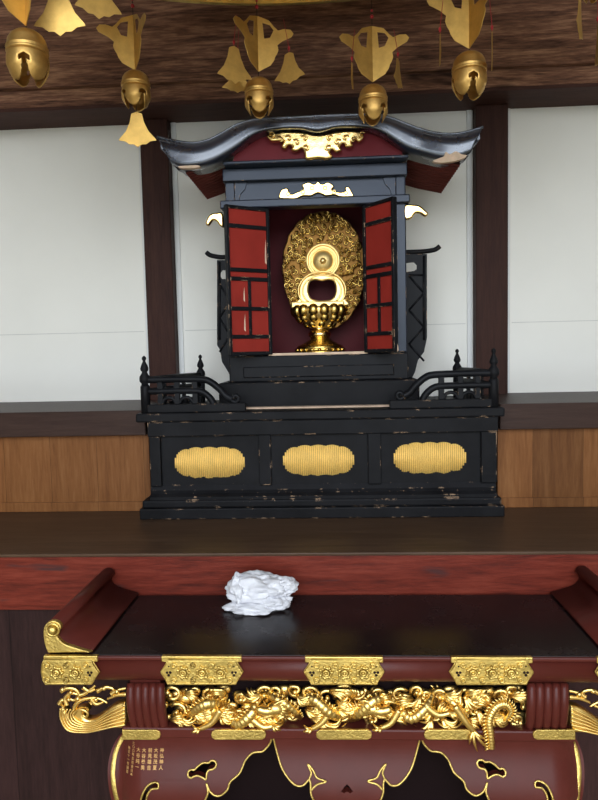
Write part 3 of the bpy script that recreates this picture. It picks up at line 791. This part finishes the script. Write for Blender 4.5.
# openwork ground
for k in range(80):
    u = rd.uniform(170, 522); v = rd.uniform(690, 724); q.ball(D(u, v, .006), rd.uniform(.010, .016), (1.4,.5,.9), 8)
q.build('cloud_carving', 'gold', tb, 'gold clouds and waves carved behind the dragon')
q = MB()
def dragon(pts_px, r_px, spine_side=1):
    P = spline([Vector((u, v, y if i % 3 or len(pts_px) < 8 else .008)) for i, (u, v, y) in enumerate(pts_px)], 15); n = len(P)
    pts = [D(p.x, p.y, p.z) for p in P]
    def prof(t): return r_px*.62*(.45+.75*math.sin(PI*min(1, t*.8+.2))**.8)*.00215
    rad = [prof(i/(n-1))*(1+.20*((i % 3)/2)-.06) for i in range(n)]
    q.tube(pts, rad, 10)
    for i in range(2, n-2, 3):             # spines along the back
        t = (pts[i+1]-pts[i-1]).normalized(); nn = Vector((-t.z, 0, t.x))*spine_side
        base = pts[i]+nn*rad[i]*.8+Vector((0,-.003,0))
        q.tube([base, base+nn*.005-t*.002, base+nn*.009-t*.006], [.003, .0022, .0004], 5)
    return pts, rad
def leg(u, v, joints, claws, y=-.022):
    P = [D(u, v, y)]+[D(a, b_, y-.004) for a, b_ in joints]
    q.tube(spline(P, 5), [lerp(.0095, .0055, i/(5*(len(P)-1))) for i in range(5*(len(P)-1)+1)], 8)
    e = joints[-1]
    for du, dv in claws:
        q.tube(spline([D(e[0], e[1], y-.004), D(e[0]+du*.55-dv*.1, e[1]+dv*.45, y-.010), D(e[0]+du, e[1]+dv, y-.004)], 5), [.0045,.0044,.0042,.004,.0038,.0036,.003,.0025,.002,.0014,.0007], 6)
def head(u, v, sg):
    c = D(u, v, -.026)
    q.ball(c, .017, (1.25,.8,.85), 14)
    q.tube(spline([c, c+Vector((sg*.018, -.004, -.003)), c+Vector((sg*.034, -.006, .002)), c+Vector((sg*.040, -.004, .006))], 4), [.013,.0125,.012,.011,.0105,.010,.0098,.0095,.009,.008,.0065,.004,.002], 10)
    q.tube(spline([c+Vector((0,0,-.008)), c+Vector((sg*.016,-.004,-.016)), c+Vector((sg*.030,-.005,-.017))], 4), [.008,.0075,.007,.006,.005,.004,.003,.002,.001], 8)
    for k in range(6):
        an = 2.2+k*.33
        e = Vector((math.cos(an)*sg*.034, -.002, math.sin(an)*.030)); q.tube([c, c+e*.6+Vector((0,-.004,.003)), c+e], [.006, .0045, .0008], 6)
    q.ball(c+Vector((sg*.010,-.013,.008)), .005, seg=8)
    q.tube(spline([c+Vector((sg*.002,-.008,.012)), c+Vector((-sg*.016,-.008,.022)), c+Vector((-sg*.030,-.006,.020))], 4), [.004,.0038,.0036,.0033,.003,.0026,.002,.0014,.0006], 6)
dragon([(186,722,-.014),(198,704,-.020),(212,697,-.024),(226,708,-.022),(238,718,-.020),(252,708,-.024),(262,696,-.024),(280,694,-.024),(296,706,-.02),(300,720,-.016)], 8.0)
dragon([(300,700,-.012),(314,694,-.02),(330,706,-.024),(346,718,-.02),(360,706,-.022),(374,694,-.024),(392,700,-.026),(408,712,-.022),(424,702,-.022),(436,692,-.022),(452,698,-.022),(466,710,-.02)], 8.0)
dragon([(488,740,-.030),(487,726,-.030),(486,712,-.028),(493,700,-.026),(503,698,-.024),(508,706,-.022),(503,716,-.018)], 5.5)
head(276, 702, -1); head(372, 702, 1)
leg(222, 704, [(214,716),(202,722)], [(-9,3),(-7,-4),(-2,5)])
leg(252, 712, [(264,720),(274,719)], [(9,4),(10,-2),(4,6)])
leg(330, 706, [(322,716),(312,722)], [(-9,2),(-8,-4),(-3,4)])
leg(398, 704, [(390,716),(380,721)], [(-9,2),(-8,-4),(-2,4)])
leg(424, 700, [(436,708),(448,706)], [(10,4),(10,-3),(6,7)])
leg(452, 698, [(462,712),(470,722)], [(4,20),(14,17),(-4,13),(12,8)], -.030)
q.build('dragon_carving', 'gold', tb, 'gold dragon with claws hanging over the lower rail')
# lower rail with its gold plates
zR1 = A(343, 729.5, YT+.015).z; zR0 = A(343, 740.5, YT+.015).z
rx0, rx1 = A(122, 735, YT+.015).x, A(575.5, 735, YT+.015).x
q = MB(); q.box(rx0, rx1, YT+.015, TYB-.02, zR0, zR1, .004); rail = q.build('lower_rail', 'table', tb)
for u0, u1, l, r in ((122,160.5,0,1),(211,266,1,1),(316,372,1,1),(424,474,1,1),(533,575.5,1,0)):
    Yp = YT+.0115
    ol = [(u0+(4 if l else 0), 730), (u0+(.8 if l else 0), 732), (u0, 735), (u0+(.8 if l else 0), 738), (u0+(4 if l else 0), 740), (u1-(4 if r else 0), 740), (u1-(.8 if r else 0), 738), (u1, 735), (u1-(.8 if r else 0), 732), (u1-(4 if r else 0), 730)]
    q = MB(); q.poly(xz(ol, Yp), Yp, .006, bev=.0015); q.build('rail_plate', 'goldplate', rail, 'small gold plate')
# curved apron panels and legs
ZPT = A(343, 741, YT+.03).z
def py_(x, z):                         # the swelling front surface
    t = (ZPT-z)/.20
    k_ = min(1, max(0, t/.62)); y = YT+.026-.030*k_*k_*(3-2*k_)
    e = max(0, (x-TC)/(.4955)-.90) if x > TC else max(0, (TC-x)/(.4955)-.90)
    return y+min(.03, 2.2*e*e)
def PP(u, v): p = A(u, v, YT); return (p.x, p.z)
def panel(outline, holes, name, label=None):
    q = MB(); cu = bpy.data.curves.new('t', 'CURVE'); cu.dimensions = '2D'; cu.fill_mode = 'BOTH'
    for ol in [outline]+holes:
        sp = cu.splines.new('POLY'); sp.points.add(len(ol)-1); sp.use_cyclic_u = True
        for p, c in zip(sp.points, ol): p.co = (c[0], c[1], 0, 1)
    ob = bpy.data.objects.new('t', cu); me = bpy.data.meshes.new_from_object(ob); q.bm.from_mesh(me)
    bpy.data.objects.remove(ob); bpy.data.curves.remove(cu)
    for v in q.bm.verts: v.co = Vector((v.co.x, 0, v.co.y))
    zs = [v.co.z for v in q.bm.verts]; z_ = min(zs)+.006
    while z_ < max(zs):
        bmesh.ops.bisect_plane(q.bm, geom=q.bm.verts[:]+q.bm.edges[:]+q.bm.faces[:], plane_co=(0,0,z_), plane_no=(0,0,1)); z_ += .008
    xs = [v.co.x for v in q.bm.verts]
    for e in [min(xs)+.008*k for k in range(1, 12)]+[max(xs)-.008*k for k in range(1, 12)]:
        bmesh.ops.bisect_plane(q.bm, geom=q.bm.verts[:]+q.bm.edges[:]+q.bm.faces[:], plane_co=(e,0,0), plane_no=(1,0,0))
    fs = q.bm.faces[:]
    bmesh.ops.recalc_face_normals(q.bm, faces=fs)
    if fs[0].normal.y > 0: bmesh.ops.reverse_faces(q.bm, faces=fs)
    for v in q.bm.verts: v.co.y = py_(v.co.x, v.co.z)
    r = bmesh.ops.extrude_face_region(q.bm, geom=fs)
    for g in r['geom']:
        if isinstance(g, bmesh.types.BMVert): pass
    ev = [g for g in r['geom'] if isinstance(g, bmesh.types.BMVert)]
    for v in ev: v.co.y += .016
    for f in q.bm.faces: f.smooth = True; f.material_index = 0
    bmesh.ops.recalc_face_normals(q.bm, faces=q.bm.faces[:])
    for e in q.bm.edges:
        if len(e.link_faces) == 2 and e.calc_face_angle(0) > .8: e.smooth = False
    return q.build(name, 'table', tb, label)
def gline(parent, runs, r=.0024):
    q = MB()
    for run in runs:
        pts = spline([Vector((*PP(u, v), 0)) for u, v in run], 5)
        q.tube([Vector((p.x, py_(p.x, p.y)-.0005, p.y)) for p in pts], r, 8)
    return q.build('gold_edge', 'goldplate', parent, 'fine gold edge line')
def mirror(pts, on): return [(694-u, v) for u, v in pts] if on else pts
bat_hole = [(190.5,780),(187.5,778.5),(187,775.5),(189.5,773),(193,773.2),(197,770),(202,767.5),(207,767.5),(209.5,765.8),(213,766),(215,768.5),(214,771.5),(211,773),(208,773.5),(206,776),(205.5,781),(202,779.5),(197,778),(193.5,778.5)]
hook = [(155,783),(158,784.5),(158,788),(154.5,788.5),(151,789.5),(147.5,795),(145.5,806),(141.5,806),(141.5,798),(145,789),(150,784.5)]
rb = [(271,742),(269,750),(262,757.5),(255,758.5),(250,760),(244,766),(239,776),(230,783),(227,790),(219,795),(211,792),(206,784)]
inner = [(206,784),(208,792),(205,800),(202,812),(198,826),(192,840),(185,850)]
lend = [(120,850),(111,822),(104.5,795),(102,778),(103.5,765),(110,752),(124,741.5)]
for on in (False, True):
    ol = [(271,741.2)]+smooth2(rb, 4)+smooth2(inner, 4)[1:]+smooth2(lend, 4)
    ol = mirror(ol, on); o2 = [PP(u, v) for u, v in ol]
    hs = [[PP(u, v) for u, v in mirror(smooth2(h+[h[0]], 3)[:-1], on)] for h in (bat_hole, hook)]
    pn = panel(o2, hs, 'leg_panel', 'swelling maroon panel with cloud cut-outs')
    gline(pn, [mirror(rb, on), mirror(inner, on), mirror(bat_hole+[bat_hole[0]], on), mirror(hook+[hook[0]], on)])
    # broad gold band on the rounded end
    q = MB(); pts = spline([Vector((*PP(u, v), 0)) for u, v in mirror([(126,742),(115.5,751.5),(109,764),(107.5,779),(110,795),(116,820)], on)], 6)
    q.tube([Vector((p.x, py_(p.x, p.y)+.001, p.y)) for p in pts], .0062, 8, flat=.35); q.build('gold_band', 'goldplate', pn, 'gold band on the rounded end')
    # the leg below
    q = MB(); px_ = PP(*mirror([(155, 846)], on)[0]); sgn = 1 if on else -1
    pts = spline([(px_[0], YT+.07, px_[1]+.06), (px_[0], YT+.06, px_[1]-.02), (px_[0]-sgn*.01, YT+.08, .38), (px_[0]-sgn*.01, YT+.085, .2), (px_[0]+sgn*.02, YT+.06, .07), (px_[0]+sgn*.04, YT+.04, .045)], 6)
    q.tube(pts, [lerp(.060, .034, i/(len(pts)-1)) for i in range(len(pts))], 14, flat=.8); q.ball((px_[0]+sgn*.04, YT+.045, .04), .04, seg=14); q.build('leg', 'table', tb)
    q = MB(); q.tube([(px_[0], TYB-.07, zR0), (px_[0]-sgn*.01, TYB-.07, .3), (px_[0]+sgn*.02, TYB-.06, .035)], [.05, .035, .035], 14); q.ball((px_[0]+sgn*.02, TYB-.06, .04), .04, seg=14); q.build('leg', 'table', tb)
cl = [(271.5,741.5),(275.5,757),(282,773),(293,784.5),(302,786.5),(309,781),(310.5,785),(311,793),(315,801),(324,812),(336,826),(347,832)]
cr = mirror(cl, True)
ol = smooth2(cl, 4)+smooth2(cr[::-1], 4)[1:]
hrt = [(341,791.5),(344.5,787.5),(347,785.5),(349.5,787.5),(353,791.5),(350,793),(347,791.5),(344,793)]
pn = panel([PP(u, v) for u, v in ol], [[PP(u, v) for u, v in hrt]], 'centre_panel', 'swelling maroon middle panel with a cusped edge')
leaf = [(309,781),(311,776),(307.5,769),(313,774),(317,780),(326,783),(317,785.5),(311.5,790)]
gline(pn, [cl[:6], cl[5:], mirror(cl, True)[:6], mirror(cl, True)[5:], leaf, mirror(leaf, True)])
# inner box, its near-black colour standing for the shade behind the panels
q = MB(); q.box(-.44, .46, YT+.16, YT+.17, .45, zR0); q.box(-.44, .46, YT+.10, YT+.17, .44, .45); q.build('inner_panel', 'innershade', tb)
# gilded inscription on the left panel
cols = [(159.3, 755, 4.9, '神弘神人'), (153.2, 755, 4.9, '大坂茂夏'), (147.3, 755, 4.9, '前見雄吉'), (141, 755, 4.9, '大谷義男'), (135, 755, 4.9, '大谷純一'), (129.3, 750, 3.4, '二〇〇年五月吉日奉'), (124, 756, 3.4, '施主十一世藤原')]
lp = [o for o in bpy.data.objects if o.name == 'leg_panel'][0]
q = MB()
for u, v0, st, txt in cols:
    for k, ch in enumerate(txt):
        cu = bpy.data.curves.new('t', 'FONT'); cu.body = ch; cu.size = st*.93*.00208; cu.align_x = 'CENTER'; cu.align_y = 'CENTER'; cu.offset = .00006; cu.resolution_u = 2
        ob = bpy.data.objects.new('t', cu); me = bpy.data.meshes.new_from_object(ob)
        x, z = PP(u, v0+2+k*st); kv = len(q.bm.verts); q.bm.from_mesh(me); q.bm.verts.ensure_lookup_table()
        for v in q.bm.verts[kv:]:
            X_, Z_ = x+v.co.x, z+v.co.y; v.co = Vector((X_, py_(X_, Z_)-.0006, Z_))
        bpy.data.objects.remove(ob); bpy.data.curves.remove(cu)
bmesh.ops.recalc_face_normals(q.bm, faces=q.bm.faces[:])
q.build('inscription', 'paint', lp, 'columns of small gold characters')

# ------------------------------------------------------------------ crumpled cloth on the table
def crumple(q, c, rx, ry, rz, seed, amp, zfloor):
    from mathutils import noise as nz
    r = bmesh.ops.create_icosphere(q.bm, subdivisions=5, radius=1)
    for v in r['verts']:
        p = v.co.normalized(); s = Vector((seed*3.1, seed*1.7, seed))
        n1 = nz.noise(p*1.6+s); n2 = nz.noise(p*3.3+s*2)
        rid = 1-abs(nz.noise(p*2.4-s))*2; rid2 = 1-abs(nz.noise(p*5.1+s))*2
        d = 1+amp*(.60*n1+.30*n2+.26*rid+.07*rid2)
        co = Vector((p.x*rx*d, p.y*ry*d, p.z*rz*d))
        if co.z < 0: co.z *= .9
        v.co = Vector(c)+co
        v.co.z = max(v.co.z, zfloor+.0006*(1+p.x))
    q._fin({f for v in r['verts'] for f in v.link_faces}, True)
q = MB()
cc = AZ(258, 610, ZT); Yc = cc.y+.02
def CP(u, v, dy=0): p = A(u, v, Yc); p.y += dy; return p
crumple(q, CP(257, 590, .01), .066, .045, .036, 1, .5, ZT)
crumple(q, CP(240, 590), .026, .036, .034, 2, .5, ZT)
crumple(q, CP(279, 588, .012), .040, .034, .022, 3, .5, ZT)
crumple(q, CP(254, 604, -.015), .062, .040, .014, 4, .5, ZT)
crumple(q, CP(274, 601, -.004), .040, .034, .018, 5, .5, ZT)
crumple(q, CP(238, 611, -.025), .026, .014, .006, 6, .4, ZT)
crumple(q, CP(290, 590, .012), .016, .016, .010, 7, .5, ZT)
for v in q.bm.verts: v.co.z = max(v.co.z, ZT+.0008)
cl_ = q.build('crumpled_cloth', 'cloth')
cl_['label'] = 'crumpled white cloth lying on the dark glossy tabletop'; cl_['category'] = 'cloth'

# ------------------------------------------------------------------ hanging canopy and its bell ornaments
KY = 1.38                                 # everything of the canopy hangs just in front of the beams
rimb = A(305, 4.5, 1.45*KY)
CY = rimb.y-.46
cn = thing('hanging_canopy', 'gold rimmed canopy above the table, only its lower rim showing at the top', 'canopy', (rimb.x, CY, rimb.z))
zb0 = rimb.z; zpl = zb0+.26
CORN = [(.40, .46), (.95, .10), (.95, -.30), (.40, -.66), (-.40, -.66), (-.95, -.30), (-.95, .10), (-.40, .46)]
q = MB(); NSUB = 12; vs = []
for k in range(8):
    p0, p1 = CORN[k], CORN[(k+1) % 8]
    for j in range(NSUB):
        t = j/NSUB; x, y = lerp(p0[0], p1[0], t), lerp(p0[1], p1[1], t); zb = zb0+.028*(1-4*t*(1-t))
        f = .975
        vs.append([q.bm.verts.new((rimb.x+x, CY+y, zb)), q.bm.verts.new((rimb.x+x*f, CY+y*f, zb)), q.bm.verts.new((rimb.x+x*f, CY+y*f, zpl+.002)), q.bm.verts.new((rimb.x+x, CY+y, zpl+.002))])
fs = []
for i in range(len(vs)):
    a, b_ = vs[i], vs[(i+1) % len(vs)]
    for j in range(4): fs.append(q.bm.faces.new((a[j], b_[j], b_[(j+1) % 4], a[(j+1) % 4])))
q._fin(fs); bmesh.ops.recalc_face_normals(q.bm, faces=fs); q.build('rim', 'goldplate', cn, 'gold rim with a curved lower edge')
q = MB(); rows = []
for f, z in ((1.30, zpl), (1.30, zpl+.03), (1.0, zpl+.10), (.4, zpl+.25), (.05, zpl+.32)):
    rows.append([q.bm.verts.new((rimb.x+x*f, CY-.06+(y+.06)*(f if f < 1.2 else 1.18), z)) for x, y in CORN])
fs = [q.bm.faces.new(rows[0][::-1]), q.bm.faces.new(rows[-1])]
for i in range(len(rows)-1):
    for j in range(8): fs.append(q.bm.faces.new((rows[i][j], rows[i][(j+1) % 8], rows[i+1][(j+1) % 8], rows[i+1][j])))
q._fin(fs); bmesh.ops.recalc_face_normals(q.bm, faces=fs)
q.build('canopy_roof', 'brass', cn)
q = MB(); q.tube([(rimb.x, CY-.06, zpl+.30), (rimb.x, CY-.06, ZC)], .018, 10); q.build('hanging_rod', 'brass', cn)

WING = [(0,0),(4.6,1.5),(11,3.7),(16.5,10),(20,13),(26,11.5),(32,12),(35,15.6),(33,19),(28.5,21),(24,23),(19,26.7),(20,31),(18.5,35),(16.5,38),(15.6,41),(12,46),(7,48.5),(0,52)]
WHOLE = [(5,6.4),(12,8.3),(15.6,13),(12,20),(6.4,21)]
U = .00233
def flat_plate(q, pts, holes, th):
    q.poly([(x*U, -z*U) for x, z in pts], -th/2, th, holes=[[(x*U, -z*U) for x, z in h] for h in holes], bev=th*.3)
def ornament(u, v_plate, Y, label, rot, bell_rot, plaques=(), wing_a=(.45, 2.2), s=1.0, pend=False, bell_dy=20):
    """u, v_plate: where the top of the crossed plates hangs."""
    Y *= KY; s *= KY
    top = A(u, v_plate, Y); L0 = Vector((top.x, top.y, top.z))
    o = thing('bell_ornament', label, 'hanging ornament', tuple(L0), 'brass bell ornaments hanging from the canopy')
    T = Matrix.Translation(L0) @ Matrix.Scale(s, 4)
    for i, a in enumerate(wing_a):
        q = MB()
        flat_plate(q, WING, [WHOLE], .0016)
        q.xform(T @ Matrix.Rotation(-a, 4, 'Z')); q.build('winged_plate', 'brassplate', o)
    # bell: domed top, two rings, four split lobes below
    zc = -(52+bell_dy)*U
    q = MB(); R = .0312
    q.lathe([(r_*.89, h_*.92) for r_, h_ in ((.002, .036), (.010, .0355), (.020, .032), (.028, .026), (.033, .018), (.035, .008), (.0365, .006), (.037, .004), (.0355, .002), (.0365, 0), (.037, -.002), (.035, -.0045))], (0, 0, zc), 32)
    be_m = T @ Matrix.Rotation(bell_rot, 4, 'Z')
    q.xform(be_m); be = q.build('bell', 'brass', o)
    q = MB(); NA, NT = 72, 14; g = []
    for i in range(NA):
        th = 2*PI*i/NA; ph = (th % (PI/2))/(PI/2)      # 0 at a slit, .5 mid lobe
        lob = math.sin(PI*ph); col = []
        H = .026+.020*lob**.7
        for j in range(NT+1):
            t = j/NT; r_ = R*(1+.05*math.sin(PI*min(1, t*1.3)))-.016*max(0, t-.55)**1.2*1.9*lob
            col.append(q.bm.verts.new((r_*math.cos(th), r_*math.sin(th), zc-.004-H*t)))
        g.append(col)
    fs = []
    for i in range(NA):
        ph = ((i+.5) % (NA/4))/(NA/4); dist = min(ph, 1-ph)*NA/4
        for j in range(NT):
            tt = j/NT
            wcut = 2.6 if .30 < tt < .55 else (1.2 if tt >= .55 else 0)
            if tt >= .7: wcut = 1.2+6*(tt-.7)
            if dist < wcut: continue
            fs.append(q.bm.faces.new((g[i][j], g[i][j+1], g[(i+1) % NA][j+1], g[(i+1) % NA][j])))
    bmesh.ops.delete(q.bm, geom=[v for v in q.bm.verts if not v.link_faces], context='VERTS')
    q._fin(q.bm.faces, True); bmesh.ops.recalc_face_normals(q.bm, faces=q.bm.faces[:])
    bmesh.ops.solidify(q.bm, geom=q.bm.faces[:], thickness=.0018)
    q.xform(be_m); q.build('bell_lobes', 'brass', be)
    # cord
    q = MB(); ct = zpl-.0015; q.tube([(L0.x, L0.y, ct), (L0.x, L0.y, L0.z), (L0.x, L0.y, L0.z+s*(zc+.034))], .0011, 6); q.build('cord', 'cord', o)
    q = MB(); q.ball((L0.x, L0.y, L0.z+s*.020), .006, seg=10); q.ball((L0.x, L0.y, L0.z+s*.033), .004, seg=8); q.build('bead', 'bead', o)
    PLQ = [(-5,0),(0,-2),(5,0),(7,9),(11,18),(17,25),(18,27),(12,28),(8,31),(4,31),(0,34),(-4,31),(-8,31),(-12,28),(-18,27),(-17,25),(-11,18),(-7,9)]
    for (pu, pv, a, sc, pY, ps) in plaques:
        sc *= KY; pp = A(pu, pv, pY*KY); q = MB()
        flat_plate(q, [(x*sc, z*sc*ps) for x, z in PLQ], [], .0016)
        q.xform(Matrix.Translation(pp) @ Matrix.Rotation(a, 4, 'Z')); pq = q.build('plaque', 'brassplate', o, 'bell-shaped brass plate')
        q = MB(); q.tube([pp+Vector((0, 0, .001)), pp+Vector((0, 0, .018)), Vector((lerp(pp.x, L0.x, .15), lerp(pp.y, L0.y, .15), max(pp.z+.024, L0.z-.03)))], .0009, 6); q.ball(pp+Vector((0,0,.016)), .004, (1,1,1.6), 8); q.build('plaque_cord', 'bead', pq)
    if pend:
        q = MB(); flat_plate(q, [(x*1.02*s, z*.95*s) for x, z in PLQ], [], .0016)
        pp = L0+Vector((0, -.004, s*(zc-.062))); q.xform(Matrix.Translation(pp) @ Matrix.Rotation(.12, 4, 'Z')); q.build('pendant', 'brassplate', o, 'bell-shaped plate hanging under the bell')
        q = MB(); q.tube([(L0.x, L0.y, L0.z+s*(zc)), tuple(pp)], .0011, 6); q.build('pendant_cord', 'cord', o)
ornament(22, -53, 1.05, 'largest brass bell ornament, split bell at the far left beside a bell-shaped plate', 0, .25, plaques=((58, -14, .1, 1.0, 1.08, 1.0), (97, -26, .5, .95, 1.15, 1.0)), wing_a=(.9, 2.25), bell_dy=17)
ornament(133, 15, 1.42, 'brass bell ornament with a bell-shaped plate directly under its bell, second from left', 0, PI/4, wing_a=(PI-.3, .95), pend=True, bell_dy=15, s=.947)
ornament(257, 16, 1.42, 'brass bell ornament left of the shrine roof centre, a plate dangling on either side', 0, PI/4+.1, plaques=((234, 48, .5, .9, 1.36, 1.0), (289, 54, -.4, .85, 1.39, .9), (237, 70, .2, .8, 1.42, .75)), wing_a=(-.15, 2.15), bell_dy=20, s=.947)
ornament(372, 26, 1.42, 'brass bell ornament before the right slope of the shrine roof, hanging lowest', 0, PI/4, plaques=((398, 60, 1.2, .8, 1.39, .9), (352, 64, 1.45, .7, 1.38, .9)), wing_a=(.2, 2.7), bell_dy=17, s=.947)
ornament(469, -18, 1.28, 'brass bell ornament with a split bell, hanging just left of the right post top', 0, .05, plaques=((492, 34, 1.35, .9, 1.25, .9), (440, 36, 1.45, .8, 1.25, .8)), wing_a=(PI-.15, 1.1), bell_dy=17)
ornament(592, -60, 1.15, 'brass ornament cut off by the right picture edge, only dark plates showing', 0, 0, plaques=((580, -4, 1.1, .9, 1.12, .95), (598, 26, 1.3, .9, 1.16, .9)), wing_a=(.9, 2.2), s=.45)

# ------------------------------------------------------------------ daylight
w = bpy.data.worlds.new('sky'); bpy.context.scene.world = w; w.use_nodes = True
bg = w.node_tree.nodes['Background']; wt = w.node_tree
tc = N(wt, 'TexCoord'); sp_ = N(wt, 'SeparateXYZ'); wt.links.new(tc.outputs['Generated'], sp_.inputs[0])
cr_ = ramp(wt, sp_.outputs[2], [(0, (.035,.04,.03)), (.025, (.05,.06,.04)), (.05, (.90,.94,.98)), (.6, (.74,.84,1.0))])
wt.links.new(cr_, bg.inputs[0]); bg.inputs[1].default_value = 7.4
ld = bpy.data.lights.new('doorway_light', 'AREA'); ld.shape = 'RECTANGLE'; ld.size = 4.6; ld.size_y = 5.0
ld.cycles.is_portal = True
lo_ = bpy.data.objects.new('doorway_light', ld); C.objects.link(lo_); lo_.location = (0, YF-.02, 2.5); lo_.rotation_euler = (PI/2, 0, 0)   # faces +Y? set below
lo_.rotation_euler = (-PI/2, 0, PI)
sc = bpy.context.scene
sc.view_settings.view_transform = 'Standard'; sc.view_settings.look = 'None'; sc.view_settings.gamma = 1; sc.view_settings.exposure = 0
try:
    sc.cycles.max_bounces = 8; sc.cycles.diffuse_bounces = 4; sc.cycles.glossy_bounces = 4; sc.cycles.use_denoising = True
    sc.cycles.sample_clamp_indirect = 6; sc.cycles.caustics_reflective = False
except Exception: pass
for o in TEMP:
    if '_org' in o: del o['_org']
